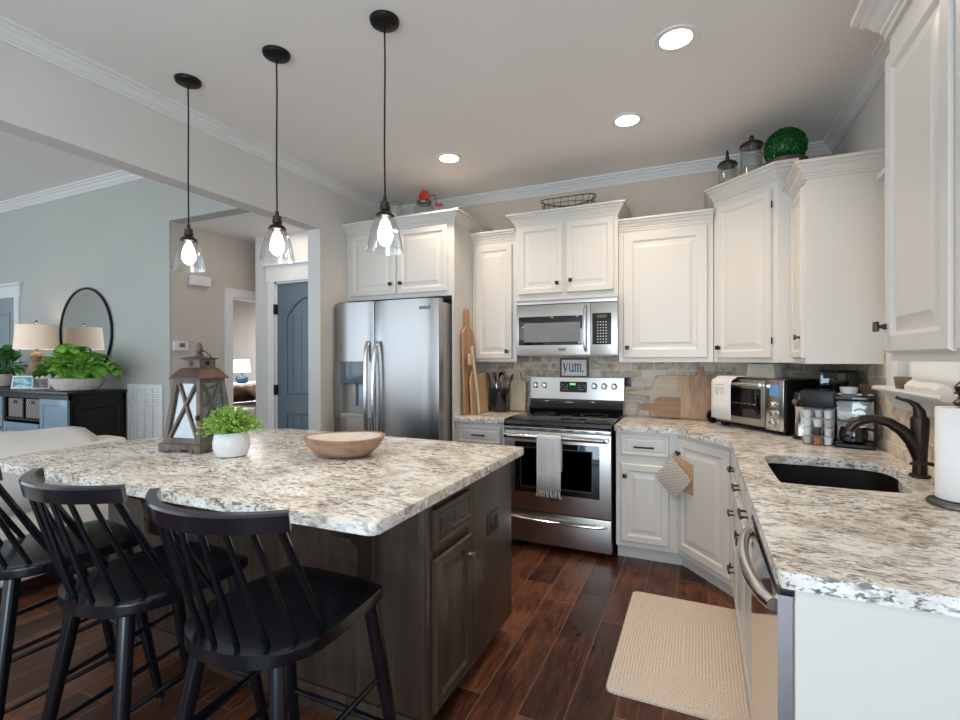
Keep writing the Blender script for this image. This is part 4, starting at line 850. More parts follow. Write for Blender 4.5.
# white pot with fine leaved plant
c = root('potted_plant', (-2.005, 1.60, Z0), 'bright green leafy plant in round white pot on the island', 'potted plant')
px, py = -1.995, 1.60
part('pot', MB().lathe([(.048, 0), (.066, .007), (.079, .040), (.080, .070), (.073, .102), (.067, .114), (.061, .114), (.066, .100), (.068, .08)], (px, py, Z0), 36, True, False), M['ceramic'], c)
part('soil', MB().lathe([(.066, .092), (.060, .098), (.01, .100)], (px, py, Z0), 24, False, True), M['soil'], c)
mb = MB(); random.seed(3)
stems = MB()
for i in range(210):
    a = random.uniform(0, 2 * PI); r = .136 * math.sqrt(random.random()); hgt = .240 - .12 * (r / .136) ** 2 + random.uniform(-.02, .015)
    tip = Vector((px + r * math.cos(a) * 1.12, py + r * math.sin(a) * 1.12, Z0 + hgt)); b0 = Vector((px + .3 * r * math.cos(a), py + .3 * r * math.sin(a), Z0 + .097))
    midp = (b0 + tip) / 2 + Vector((0, 0, .02)); stems.tube([b0, midp, tip], .0011, 4)
    for q in range(17):
        t = random.uniform(.25, 1.0); p = b0.lerp(midp, t * 2) if t < .5 else midp.lerp(tip, t * 2 - 1)
        mb.leaf(p, (random.uniform(-1, 1), random.uniform(-1, 1), random.uniform(-.3, .8)), random.uniform(.010, .017), .0044)
part('foliage', mb, M['leaflight'], c, smooth=False, recalc=False); part('stems', stems, M['leaf'], c)
# wooden dough bowl
c = root('dough_bowl', (-1.48, 1.80, Z0), 'oval reddish brown wooden bowl with pale inside on the island', 'bowl')
def bowl(prof, zc=Z0): pass
bx, by, A_, B_ = -1.515, 1.815, .185, .150
def oval(k, z, ext=0, wob=0):
    out = []
    for j in range(48):
        a = 2 * PI * j / 48; w = 1 + wob * math.sin(3 * a + 1); x = (A_ * k * w + ext) * math.cos(a); y = (B_ * k * w + ext) * math.sin(a)
        xr = x * math.cos(.42) - y * math.sin(.42); yr = x * math.sin(.42) + y * math.cos(.42); out.append((bx + xr, by + yr, z + .004 * math.sin(2 * a + .7) * k))
    return out
mb = MB(); mb.loops([oval(.50, Z0 + .004), oval(.68, Z0 + .012), oval(.86, Z0 + .040), oval(.97, Z0 + .072, 0, .01), oval(1.02, Z0 + .092, 0, .012), oval(1.00, Z0 + .096, -.003, .012), oval(.95, Z0 + .092, -.006, .01)], True, False)
part('bowl_body', mb, M['bowlwood'], c)
mb = MB(); mb.loops([oval(.95, Z0 + .0915, -.0058, .01), oval(.90, Z0 + .078, -.006), oval(.78, Z0 + .066), oval(.5, Z0 + .058)], False, True); part('bowl_lining', mb, M['bowlin'], c, 'pale smooth hollow')

# ------------------------------------------------------------------ on top of the wall cabinets
def jar(name, x, y, z, r, h, label, lid, cat='jar', n=32):
    c = root(name, (x, y, z), label, cat); part('glass_body', MB().lathe([(r * .9, 0), (r, .006), (r, h * .9), (r * .88, h), (r * .84, h), (r * .96, h * .9), (r * .96, .010), (r * .86, .006)], (x, y, z), n, True, True), M['glass'], c); return c
jar('glass_jar', -2.45, 3.60, 2.512, .068, .225, 'open clear glass jar behind the pendant, on cabinet over the fridge', None)
c = root('butter_churn', (-2.13, 3.58, 2.512), 'squat glass churn jar with red crank, on cabinet over the fridge', 'glass jar')
part('glass_body', MB().lathe([(.078, 0), (.084, .01), (.084, .135), (.060, .160), (.055, .165), (.05, .165), (.078, .135), (.078, .012)], (-2.13, 3.58, 2.512), 28), M['glass'], c)
part('lid', MB().lathe([(.060, .160), (.062, .163), (.062, .183), (.056, .188), (.010, .190)], (-2.13, 3.58, 2.512), 28), M['pewter'], c)
part('gear_housing', MB().tube([(-2.13, 3.56, 2.742), (-2.13, 3.565, 2.742), (-2.13, 3.595, 2.742), (-2.13, 3.60, 2.742)], [.040, .047, .047, .040], 24).box((-2.145, 3.57, 2.69), (-2.115, 3.59, 2.73)), M['red'], c, 'red round gear wheel')
cr = part('crank', MB().tube([(-2.13, 3.60, 2.742), (-2.04, 3.60, 2.745), (-2.035, 3.60, 2.73), (-2.02, 3.60, 2.66), (-1.99, 3.60, 2.65)], .005, 8), M['pewter'], c)
part('crank_handle', MB().tube([(-2.03, 3.60, 2.658), (-1.965, 3.60, 2.656)], .010, 12), M['red'], cr, 'red grip')
# wire basket
mb = MB(); bx, by, bz = -.97, 3.88, 2.5065
def ring(a, b, z, k=28, r=.0025): mb.tube([(bx + a * math.cos(2 * PI * i / k), by + b * math.sin(2 * PI * i / k), z + .012 * math.cos(4 * PI * i / k) * (1 if z > bz + .1 else 0)) for i in range(k + 1)], r, 6, False)
ring(.168, .095, bz + .003); ring(.190, .105, bz + .05); ring(.208, .113, bz + .09); ring(.222, .120, bz + .135, 28, .0042)
for i in range(22):
    a = 2 * PI * i / 22; mb.tube([(bx + .168 * math.cos(a), by + .095 * math.sin(a), bz + .003), (bx + .200 * math.cos(a), by + .109 * math.sin(a), bz + .07), (bx + .222 * math.cos(a), by + .120 * math.sin(a), bz + .135 + .012 * math.cos(2 * a))], .002, 5)
for i in range(-4, 5): mb.tube([(bx + i * .036, by - .095 * math.sqrt(1 - (i * .036 / .168) ** 2), bz + .003), (bx + i * .036, by + .095 * math.sqrt(1 - (i * .036 / .168) ** 2), bz + .003)], .002, 5)
thing('wire_basket', mb, plain('rusty_wire', (.10, .065, .045), .6, .5), 'oval rusty wire basket on the cabinet above the microwave', 'basket')
# two lidded apothecary jars and boxwood ball
def canister(x, y, z, r, h, label, fin):
    c = root('lidded_jar', (x, y, z), label, 'jar', 'lidded glass jars on the corner cabinet')
    part('base', MB().lathe([(r * .95, 0), (r * 1.08, .004), (r * 1.08, .016), (r, .022)], (x, y, z), 28), M['dkbrown'], c)
    part('glass_body', MB().lathe([(r, .022), (r, h), (r * .95, h), (r * .95, .024)], (x, y, z), 28, False, False), M['glass'], c)
    l = part('lid', MB().lathe([(r * 1.06, h), (r * 1.10, h + .006), (r * 1.0, h + .020), (r * .6, h + .035), (r * .25, h + .042)], (x, y, z), 28), M['bronze'], c)
    part('lid_finial', MB().lathe([(r * .30, h + .040), (r * .20, h + .046), (r * .26, h + .056), (r * .14, h + .064 + fin * .3), (r * .20, h + .070 + fin * .5), (.004, h + .078 + fin)], (x, y, z), 18), M['bronze'], l)
canister(.168, 3.675, 2.517, .057, .135, 'shorter lidded glass jar on the corner cabinet, dark base', .03)
canister(.303, 3.590, 2.517, .064, .205, 'taller lidded glass jar between the short jar and boxwood ball', .0)
c = root('boxwood_ball', (.492, 3.515, 2.517), 'round dark green boxwood ball in shallow copper tray on corner cabinet', 'plant')
ox, oy, oz = .478, 3.515, 2.517
part('tray', MB().lathe([(.100, 0), (.112, .006), (.120, .052), (.114, .054), (.106, .012)], (ox, oy, oz), 36), M['copper'], c)
mb = MB(); mb.add_ico((ox, oy, oz + .140), .106, 3, (1, 1, .94)); random.seed(11)
for i in range(3800):
    v = Vector((random.gauss(0, 1), random.gauss(0, 1), random.gauss(0, 1))).normalized()
    if v.z < -.78: continue
    tg = v.cross(Vector((random.gauss(0, 1), random.gauss(0, 1), random.gauss(0, 1)))).normalized()
    p = Vector((ox, oy, oz + .140)) + v * random.uniform(.103, .113); mb.leaf(p, tg + v * random.uniform(.2, 1.1), .0145, .0048, .5)
part('foliage', mb, M['leafdark'], c, smooth=False, recalc=False)
# wood framed sign edge standing above the window
thing('wooden_sign', MB().box((XW - .030, 2.35, 2.375), (XW - .0005, 2.893, 2.740), .004), M['board_b'], 'edge of pale wood board hanging above the window', 'sign')

# ------------------------------------------------------------------ left of the range
def arcpts(cx, cy, r, a0, a1, n=8): return [(cx + r * math.cos(math.radians(a0 + (a1 - a0) * i / n)), cy + r * math.sin(math.radians(a0 + (a1 - a0) * i / n))) for i in range(n + 1)]
def paddle(w, h, hw, hh, rc=.02, hr=None):
    """board w x h with a handle hw x hh centred on top, in its own (u,v) plane"""
    hr = hr or hw * .5
    return arcpts(-w / 2 + rc, rc, rc, 180, 270, 4) + arcpts(w / 2 - rc, rc, rc, 270, 360, 4) + arcpts(w / 2 - rc * 2, h - rc * 2, rc * 2, 0, 70, 5) + [(hw / 2, h + .01)] + arcpts(0, h + hh - hr, hr, 0, 180, 8) + [(-hw / 2, h + .01)] + arcpts(-w / 2 + rc * 2, h - rc * 2, rc * 2, 110, 180, 5)
def lean(x, y, z, w, label, poly, mat, t=.018, tilt=.10, rz=0, name='cutting_board', group=None, bev=.004):
    U = Vector((math.cos(rz), math.sin(rz), 0)); Nn = Vector((math.sin(rz), -math.cos(rz), 0)); V = (Vector((0, 0, 1)) * math.cos(tilt) - Nn * math.sin(tilt)).normalized(); N2 = U.cross(V)
    mb = MB(); mb.slab(poly, (x, y, z), U, V, N2, t, bev); return thing(name, mb, mat, label, 'cutting board', group)
P1 = paddle(.150, .715, .048, .155, .022)
P1 = paddle(.200, .690, .060, .165, .028)
lean(-1.714, 3.575, Z0 + .003, 0, 'tall reddish wooden paddle board leaning against the white fridge panel', P1, M['board_a'], .018, .028, math.radians(90))
lean(-1.664, 3.665, Z0 + .003, 0, 'brown bread board with wavy top in front of the tall paddle', [(-.13, 0), (.13, 0), (.135, .20), (.130, .30), (.105, .335), (.07, .32), (.02, .31), (-.03, .33), (-.07, .35), (-.10, .34), (-.13, .28)], M['board_c'], .018, .055, math.radians(84))
c = root('wooden_spatula', (-1.62, 3.53, Z0), 'long pale wooden spatula leaning on the boards by the fridge panel', 'utensil')
part('handle', MB().tube([(-1.622, 3.580, Z0 + .012), (-1.632, 3.565, Z0 + .20), (-1.652, 3.550, Z0 + .38), (-1.668, 3.540, Z0 + .55)], [.011, .011, .011, .015], 10), M['board_b'], c)
part('blade', MB().box((-1.672, 3.475, Z0 + .40), (-1.656, 3.530, Z0 + .49), .003), M['board_b'], c)
lean(-1.430, 3.965, Z0 + .003, 0, 'small whitewashed paddle board left of the range controls', paddle(.142, .255, .040, .085, .012), M['whitewash'], .014, .09)
c = root('utensil_crock', (-1.545, 3.90, Z0), 'dark glossy crock holding cooking utensils beside the range', 'crock')
crx, cry = -1.555, 3.86
part('crock_body', MB().lathe([(.062, 0), (.066, .006), (.066, .185), (.069, .195), (.064, .196), (.060, .186), (.060, .012)], (crx, cry, Z0), 32), plain('dark_blue_brown_glaze', (.014, .013, .018), .12, var=.6, scale=10, coat=.5), c)
thing('storage_canister', MB().lathe([(.042, 0), (.044, .004), (.044, .18), (.042, .19), (.010, .20)], (-1.655, 3.975, Z0), 24), plain('grey_green_metal', (.10, .12, .11), .35, .3), 'dark grey green canister behind the utensil crock', 'canister')
random.seed(5)
def utensil(kind, dx, dy, h, mat, label):
    b = Vector((crx + dx * .3, cry + dy * .3, Z0 + .02)); t = Vector((crx + dx, cry + dy, Z0 + h)); d = (t - b).normalized()
    c = root('cooking_utensil', b, label, 'utensil', 'utensils in the crock')
    part('handle', MB().tube([b, t], [.006, .006], 8), mat, c); 
    mb = MB(Matrix.Translation(t) @ d.to_track_quat('Z', 'Y').to_matrix().to_4x4())
    if kind == 'spoon': mb.add_ico((0, 0, .03), .026, 2, (1, .35, 1.35))
    elif kind == 'turner': mb.slab([(-.012, 0), (.012, 0), (.030, .02), (.032, .085), (-.032, .085), (-.030, .02)], (0, 0, 0), X, (0, 0, 1), Y, .004, .001)
    else:
        for k in range(6):
            a = k * PI / 6; mb.tube([(0, 0, 0), (.024 * math.cos(a), .024 * math.sin(a), .04), (.018 * math.cos(a), .018 * math.sin(a), .075), (0, 0, .088), (-.018 * math.cos(a), -.018 * math.sin(a), .075), (-.024 * math.cos(a), -.024 * math.sin(a), .04), (0, 0, 0)], .0014, 5)
    part('head', mb, mat, c)
utensil('turner', -.085, -.02, .25, M['black'], 'black slotted turner leaning left in the crock')
utensil('spoon', -.055, .03, .27, M['black'], 'black spoon at the back left of the crock')
utensil('whisk', -.025, -.02, .24, M['chrome'], 'metal whisk near the middle of the crock')
utensil('spoon', .000, .03, .275, M['black'], 'black spoon standing tallest in the crock')
utensil('spoon', .028, -.02, .25, M['board_a'], 'brown wooden spoon in the crock')
utensil('turner', .088, .01, .235, M['black'], 'black turner leaning right in the crock')

# ------------------------------------------------------------------ yum sign on the range backguard
c = root('framed_sign', (-.95, 4.0, 1.208), 'small wood framed sign reading yum. propped behind the range', 'sign')
SX0, SX1, SZ0, SZ1, SY = -1.068, -.832, 1.209, 1.368, 3.996
part('frame', MB().rings((SX0, SY + .014, SZ0), X, NY, SX1 - SX0, SZ1 - SZ0, [(0, 0), (0, .022), (.014, .022), (.014, .012)]), M['rustic'], c, smooth=False)
part('sign_face', MB().box((SX0 + .013, SY - .0005, SZ0 + .013), (SX1 - .013, SY + .004, SZ1 - .013)), M['paper'], c, smooth=False)
mb = MB()
def stroke(pts, w, wv=None):       # flat letter stroke
    yl = SY - .002
    for a, b in zip(pts, pts[1:]):
        a, b = Vector((a[0], 0, a[1])), Vector((b[0], 0, b[1])); d = (b - a).normalized(); n_ = Vector((-d.z, 0, d.x)) * w * .66
        q = [a + n_ - d * w * .2, a - n_ - d * w * .2, b - n_ + d * w * .2, b + n_ + d * w * .2]
        mb.loops([[(p.x, yl + .0015, p.z) for p in q], [(p.x, yl, p.z) for p in q]])
zb_, zx = SZ0 + .048, SZ0 + .112
def serif(x, z, w=.012): stroke([(x - w / 2, z), (x + w / 2, z)], .003)
x = SX0 + .026                                                     # y
stroke([(x + .006, zx), (x + .020, zb_)], .007); stroke([(x + .036, zx), (x + .018, zb_ - .010), (x + .010, zb_ - .022), (x + .002, zb_ - .022)], .0035); serif(x + .006, zx, .016); serif(x + .036, zx, .013)
x = SX0 + .076                                                     # u
stroke([(x + .006, zx), (x + .006, zb_ + .014), (x + .010, zb_ + .004), (x + .017, zb_), (x + .026, zb_ + .006), (x + .031, zb_ + .014)], .0055); stroke([(x + .032, zx), (x + .032, zb_)], .006); serif(x + .003, zx, .011); serif(x + .029, zx, .011); serif(x + .035, zb_, .011)
x = SX0 + .122                                                     # m
for k in range(3): stroke([(x + .006 + k * .022, zb_), (x + .006 + k * .022, zx - (.004 if k else 0))], .006); serif(x + .006 + k * .022, zb_, .014)
for k in range(2): stroke([(x + .006 + k * .022, zx - .016), (x + .014 + k * .022, zx - .004), (x + .022 + k * .022, zx - .002), (x + .028 + k * .022, zx - .012)], .0042)
serif(x + .003, zx, .011)
stroke([(SX0 + .190, zb_ - .001), (SX0 + .190, zb_ + .006)], .008)   # full stop
part('lettering', mb, M['ink'], c, smooth=False)

# ------------------------------------------------------------------ boards right of the range, outlet
lean(-.225, 3.955, Z0 + .003, 0, 'large pale cutting board with slanted left corner against the backsplash', [(-.122, 0), (.14, 0), (.14, .315), (-.082, .315), (-.105, .215), (-.125, .203), (-.285, .195), (-.298, .182), (-.285, .168), (-.125, .160)], M['board_b'], .018, .12)
lean(-.105, 3.925, Z0 + .003, 0, 'upright honey coloured board between pale board and darker handled board', [(-.04, 0), (.05, 0), (.05, .318), (-.04, .318)], M['board_c'], .018, .12)
lean(.005, 3.905, Z0 + .003, 0, 'brown rectangular board with short top handle beside the toaster oven', [(-.072, 0), (.078, 0), (.078, .315), (.018, .315), (.018, .385), (-.022, .385), (-.022, .315), (-.072, .315)], M['board_a'], .020, .12)
lean(-.235, 3.915, Z0 + .003, 0, 'small walnut paddle board lying sideways in front of pale board', [(.10, .004), (.10, .155), (-.05, .155), (-.075, .14), (-.095, .10), (-.175, .095), (-.19, .085), (-.19, .065), (-.175, .055), (-.09, .048), (-.06, .012), (-.04, 0)], M['board_d'], .016, .12)
o = thing('wall_outlet', MB().box((-.552, D - .016, 1.140), (-.498, D - .0095, 1.215), .002), M['outletd'], 'dark outlet plate on the brick tile beside the range', 'outlet')
link('socket', MB().box((-.540, D - .018, 1.150), (-.510, D - .016, 1.172), .001).box((-.540, D - .018, 1.183), (-.510, D - .016, 1.205), .001).build('socket', M['black']), o)

# ------------------------------------------------------------------ toaster oven
TO = Vector((.092, 3.700, Z0)); TE = Vector((.445, 3.275, Z0)); TU = (TE - TO).normalized(); TN = Vector((TU.y, -TU.x, 0))   # TN points to the room
TL = (TE - TO).length
R = Matrix(((TU.x, -TN.x, 0, TO.x), (TU.y, -TN.y, 0, TO.y), (0, 0, 1, Z0), (0, 0, 0, 1)))       # local x along front, y into the wall
c = root('toaster_oven', (.3, 3.6, Z0), 'stainless countertop toaster oven set across the corner', 'toaster oven')
def tb(*a): 
    m_ = MB(R)
    for q in a: m_.box(*q)
    return m_
part('body', tb(((.0, .012, .018), (TL, .30, .325), .010)), M['blacksemi'], c)
part('top_panel', tb(((.004, .014, .3252), (TL - .004, .296, .328), .001)), M['steel_x'], c)
part('foot', tb(((.02, .03, 0), (.06, .07, .018), .003), ((TL - .07, .03, 0), (TL - .03, .07, .018), .003), ((.02, .24, 0), (.06, .28, .018), .003), ((TL - .07, .24, 0), (TL - .03, .28, .018), .003)), M['black'], c)
dr = part('oven_door', tb(((.012, -.006, .035), (TL - .135, .012, .318), .004)), M['steel_x'], c)
part('door_glass', tb(((.045, -.009, .078), (TL - .165, -.004, .262), .002)), M['blackglass'], dr)
mb = MB(R); mb.tube([(.02, -.040, .288), (TL - .142, -.040, .288)], .010, 12); mb.box((.022, -.04, .278), (.036, -.004, .298), .003); mb.box((TL - .158, -.04, .278), (TL - .144, -.004, .298), .003); part('door_handle', mb, M['chrome'], dr)
mb = MB(R)
for k in range(9): mb.tube([(.05 + k * .035, -.0095, .165), (.072 + k * .035, -.0095, .165)], .0018, 5)
part('rack_wire', mb, M['chrome'], dr)
cp = part('control_panel', tb(((TL - .130, -.006, .025), (TL - .004, .012, .322), .004)), M['chrome'], c)
part('display', tb(((TL - .100, -.009, .226), (TL - .038, -.005, .292), .002)), M['bluedisplay'], cp, 'blue lit screen')
for z, r_ in ((.178, .016), (.125, .021), (.068, .023)):
    mb = MB(R); mb.tube([(TL - .069, -.006, z), (TL - .069, -.012, z), (TL - .069, -.028, z), (TL - .069, -.031, z)], [r_ * 1.1, r_, r_ * .9, r_ * .7], 20); part('dial', mb, M['chrome'], cp)
# tea towel draped over the left of the toaster oven
mb = MB(R); rings = []
for i in range(9):
    x = .030 + .172 * i / 8; w = .002 * math.sin(i * 1.3)
    rings.append([(x, .16, .3315), (x, .06, .3315), (x, .0, .331), (x, -.045, .310), (x, -.0545, .29), (x, -.055 + w, .24), (x, -.056 + w, .16), (x, -.055 + w, .055)])
mb.loops(rings, False, False, closed=False)
tw = root('tea_towel', TO + TU * .07 + TN * .05, 'white printed tea towel draped over the toaster oven', 'towel')
o = part('cloth', mb, M['cloth'], tw, recalc=False); sm = o.modifiers.new('thick', 'SOLIDIFY'); sm.thickness = .003; sm.offset = 0
mb = MB(R); random.seed(2)
for r_, (a, b_) in enumerate(((.07, .14), (.065, .145), (.068, .14), (.072, .136), (.07, .14), (.078, .13))):
    z = .275 - r_ * .0105 - (.010 if r_ else 0); x = a
    while x < b_:
        l = random.uniform(.004, .010); mb.box((x, -.0582, z), (min(x + l, b_), -.0568, z + .0035)); x += l + .003
part('print', mb, M['greyink'], tw, smooth=False)
# stack of things behind: cream sign, bag clip
c = root('recipe_box', TO + TU * .28 - TN * .2 + Vector((0, 0, .326)), 'cream embossed box standing on the toaster oven', 'box')
part('box_body', MB(R).slab([(.165, 0), (.385, 0), (.375, .085), (.178, .085)], (0, .10, .3285), X, (0, 0, 1), Y, .06, .004), M['rope'], c)
mb = MB(R); x = .20
for k in range(9): mb.box((x, .0985, .372), (x + .009, .1005, .384)); x += .0165
part('embossing', mb, M['whitewash'], c, smooth=False)
# round black trivet on edge left of the oven
thing('round_trivet', MB().tube([(.075, 3.77, Z0 + .048), (.085, 3.758, Z0 + .048)], .047, 24), M['black'], 'small round black disc on edge, left of toaster oven', 'trivet')

# ------------------------------------------------------------------ jars and coffee maker
c = root('coffee_grinder', (.50, 3.30, Z0), 'slim steel and black coffee grinder right of the toaster oven', 'coffee grinder')
gx, gy = .524, 3.222
part('grinder_body', MB().lathe([(.045, 0), (.047, .01), (.040, .03), (.040, .17), (.044, .18)], (gx, gy, Z0), 28), M['chrome'], c)
part('grinder_base', MB().lathe([(.050, 0), (.052, .004), (.050, .018), (.045, .022)], (gx, gy, Z0), 28), M['black'], c)
part('grinder_top', MB().lathe([(.044, .18), (.046, .185), (.046, .235), (.040, .262), (.012, .27)], (gx, gy, Z0), 28), M['blackglass'], c)
part('side_knob', MB().tube([(gx - .03, gy - .03, Z0 + .21), (gx - .05, gy - .048, Z0 + .21)], [.016, .014], 16), M['chrome'], c)
# clear canister of white cups and pods
c = root('clear_canister', (.58, 3.05, Z0), 'square clear canister with black lid filled with coffee pods', 'canister')
kx, ky, kw = .570, 3.075, .068
Rk = Matrix.Translation((kx, ky, 0)) @ Matrix.Rotation(math.radians(-18), 4, 'Z')
part('canister_body', MB(Rk).loops([[(a * kw, b * kw, z) for a, b in ((-1, -1), (1, -1), (1, 1), (-1, 1))] for z in (Z0 + .002, Z0 + .235)], True, False), M['glass'], c, smooth=False)
part('canister_lid', MB(Rk).box((-kw - .006, -kw - .006, Z0 + .192), (kw + .006, kw + .006, Z0 + .285), .012), M['black'], c)
random.seed(8); first = None
pods = []
for lay in range(4):
    for i in range(3):
        for j in range(3):
            if lay == 3 and (i + j) % 2: continue
            pods.append((-.0445 + .0445 * i + random.uniform(-.0005, .0005), -.0445 + .0445 * j + random.uniform(-.0005, .0005), Z0 + .005 + lay * .045))
pm = {}
def podmesh(mat, nm):
    return MB().lathe([(.0150, 0), (.0185, .036), (.0215, .037), (.0215, .040), (.003, .0405)], (0, 0, 0), 14).build(nm, mat)
for nm, mt in (('white', M['ceramic']), ('cream', M['rope']), ('orange', M['terracotta']), ('brown', M['dkbrown'])): pm[nm] = podmesh(mt, 'coffee_pod_' + nm)
seq = []
for k, (a, b_, z) in enumerate(pods):
    nm = 'white' if k % 4 else 'cream'
    if k == 3: nm = 'orange'
    if k == 12: nm = 'brown'
    o = bpy.data.objects.new('coffee_pod', pm[nm]); COL.objects.link(o); p = Rk @ Vector((a, b_, z)); o.location = p; o.rotation_euler = (random.uniform(-.08, .08), random.uniform(-.08, .08), 0)
    lab = {'white': 'small white coffee pod inside the clear canister', 'cream': 'beige coffee pod inside the clear canister', 'orange': 'orange coffee pod at the bottom of the clear canister', 'brown': 'dark brown coffee pod in the middle of the clear canister'}[nm]
    o['label'] = lab; o['category'] = 'coffee pod'; o['group'] = 'coffee pods in the clear canister' if nm in ('orange', 'brown') else ('white coffee pods in the clear canister' if nm == 'white' else 'beige coffee pods in the clear canister')
# drip coffee maker
c = root('coffee_maker', (.70, 3.10, Z0), 'black coffee maker with clear water tank behind the faucet spout', 'coffee maker')
Rc = Matrix.Translation((.712, 3.045, Z0)) @ Matrix.Rotation(math.radians(-14), 4, 'Z')
part('base', MB(Rc).box((-.075, -.085, 0), (.085, .10, .022), .008), M['black'], c)
part('tower', MB(Rc).box((-.072, .03, .022), (.082, .10, .27), .008), M['steel_x'], c)
part('brew_head', MB(Rc).box((-.075, -.08, .235), (.085, .10, .262), .008), M['blackglass'], c)
cf = part('carafe', MB(Rc).lathe([(.045, .024), (.058, .035), (.060, .07), (.054, .10), (.052, .105)], (0, -.02, 0), 28), plain('dark_coffee_glass', (.01, .007, .005), .05, coat=.5), c, 'dark carafe full of coffee')
part('carafe_handle', MB(Rc).tube([(.050, -.05, .10), (.082, -.075, .098), (.096, -.085, .07), (.086, -.078, .04), (.052, -.05, .04)], .007, 10), M['black'], cf)
part('water_tank', MB(Rc).box((-.068, -.062, .112), (.075, .025, .234), .006), glass('smoky_clear_plastic', (.72, .72, .70), .10), c)
thing('small_bowl', MB(Rc).lathe([(.024, .262), (.034, .266), (.040, .300), (.037, .300), (.030, .270)], (-.02, .02, .001), 24), M['ceramic'], 'small white cup on top of the coffee maker', 'cup')
mb = MB(Rc); random.seed(4)
for i in range(7):
    a = i * .9; mb.tube([(.045 + .008 * math.cos(a), .03 + .008 * math.sin(a), .2625), (.045 + .02 * math.cos(a), .03 + .02 * math.sin(a), .31 + .006 * (i % 3))], [.003, .005], 6)
thing('brown_stirrers', mb, M['rustic'], 'bunch of reddish brown sticks beside the cup on the coffee maker', 'coffee stirrers')
# tall black brewer at the very corner
c = root('coffee_brewer', (.62, 3.45, Z0), 'tall black brewer in shadow at the corner under the cabinets', 'coffee maker')
Rb = Matrix.Translation((.685, 3.295, Z0))
part('base', MB(Rb).box((-.09, -.09, 0), (.09, .08, .03), .01), M['black'], c); part('column', MB(Rb).box((-.09, .0, .03), (.09, .08, .28), .012), M['blackglass'], c); part('brew_head', MB(Rb).box((-.09, -.09, .265), (.09, .08, .385), .02), M['blackglass'], c)

# ------------------------------------------------------------------ faucet, soap pump, paper towels
c = root('kitchen_faucet', (.757, 2.36, Z0), 'oil-rubbed bronze single-lever faucet arching over the sink', 'faucet')
fx, fy = .757, 2.365
part('base_ring', MB().lathe([(.030, 0), (.033, .003), (.033, .010), (.026, .014)], (fx, fy, Z0), 28), M['bronze'], c)
part('faucet_body', MB().lathe([(.023, .012), (.022, .06), (.024, .11), (.028, .17), (.029, .215), (.027, .226), (.018, .232)], (fx, fy, Z0), 28), M['bronze'], c)
part('lever', MB().tube([(fx, fy, Z0 + .225), (fx - .002, fy, Z0 + .250), (fx - .012, fy + .002, Z0 + .272), (fx - .030, fy + .006, Z0 + .286), (fx - .052, fy + .012, Z0 + .292), (fx - .068, fy + .017, Z0 + .300)], [.026, .023, .015, .0095, .007, .0085], 14, flat=.8), M['bronze'], c)
part('spout', MB().tube([(fx, fy, Z0 + .075), (fx - .022, fy, Z0 + .135), (fx - .055, fy, Z0 + .175), (fx - .095, fy, Z0 + .203), (fx - .140, fy, Z0 + .215), (fx - .178, fy, Z0 + .208), (fx - .205, fy, Z0 + .190), (fx - .222, fy, Z0 + .166)], [.024, .025, .0215, .0185, .0175, .0185, .0195, .0165], 16), M['bronze'], c)
c = root('soap_pump', (.778, 2.245, Z0), 'small bronze soap pump beside the faucet', 'soap dispenser')
part('pump_body', MB().lathe([(.019, 0), (.021, .004), (.014, .010), (.013, .02), (.017, .026), (.017, .058), (.012, .064), (.006, .066)], (.779, 2.25, Z0), 20), M['bronze'], c)
part('nozzle', MB().tube([(.779, 2.25, Z0 + .064), (.765, 2.252, Z0 + .069), (.725, 2.258, Z0 + .074), (.695, 2.262, Z0 + .066)], [.008, .0075, .006, .005], 10), M['bronze'], c)
c = root('paper_towel_holder', (.74, 1.96, Z0), 'bronze paper towel stand at right edge of the worktop', 'paper towel holder')
hx, hy_ = .728, 1.955
part('base', MB().lathe([(.082, 0), (.085, .004), (.083, .012), (.070, .018), (.015, .020)], (hx, hy_, Z0), 36), M['pewter'], c)
part('post', MB().tube([(hx, hy_, Z0 + .018), (hx, hy_, Z0 + .33)], .006, 10), M['bronze'], c)
part('finial', MB().lathe([(.006, .302), (.020, .306), (.024, .316), (.014, .326), (.010, .336), (.018, .352), (.020, .364), (.010, .378), (.002, .382)], (hx, hy_, Z0), 22), M['bronze'], c)
thing('paper_towel_roll', MB().lathe([(.019, .0), (.062, .0), (.0635, .003), (.0635, .275), (.062, .278), (.019, .278)], (hx, hy_, Z0 + .0215), 48, False, False).lathe([(.019, 0), (.019, .278)], (hx, hy_, Z0 + .0215), 24, False, False), M['paper'], 'white paper towel roll on its stand at right edge', 'paper towels')
# things on the window sill
SZ = 1.2365
thing('wooden_block', MB().loops([[(XW - .062 + a * .016, 2.575 + b * .026, SZ) for a, b in ((-1, -1), (1, -1), (1, 1), (-1, 1))], [(XW - .062 + a * .020, 2.575 + b * .036, SZ + .050) for a, b in ((-1, -1), (1, -1), (1, 1), (-1, 1))]]), M['lampwood'], 'small brown tapered block on the window sill', 'ornament', smooth=False)
mb = MB(); rings = []; random.seed(6)
for i in range(13):
    y = 2.50 - .30 * i / 12; hh = .036 + .004 * math.sin(i * .9) + .002 * math.sin(i * 2.1)
    rings.append([(XW - .078, y, SZ), (XW - .080 + .004 * math.sin(i * 2), y, SZ + hh * .5), (XW - .065, y, SZ + hh), (XW - .045, y, SZ + hh * .9), (XW - .035 + .003 * math.sin(i), y, SZ + hh * .5), (XW - .035, y, SZ)])
mb.loops(rings); thing('folded_cloth', mb, M['cloth'], 'crumpled white cloth lying on the window sill', 'cloth')

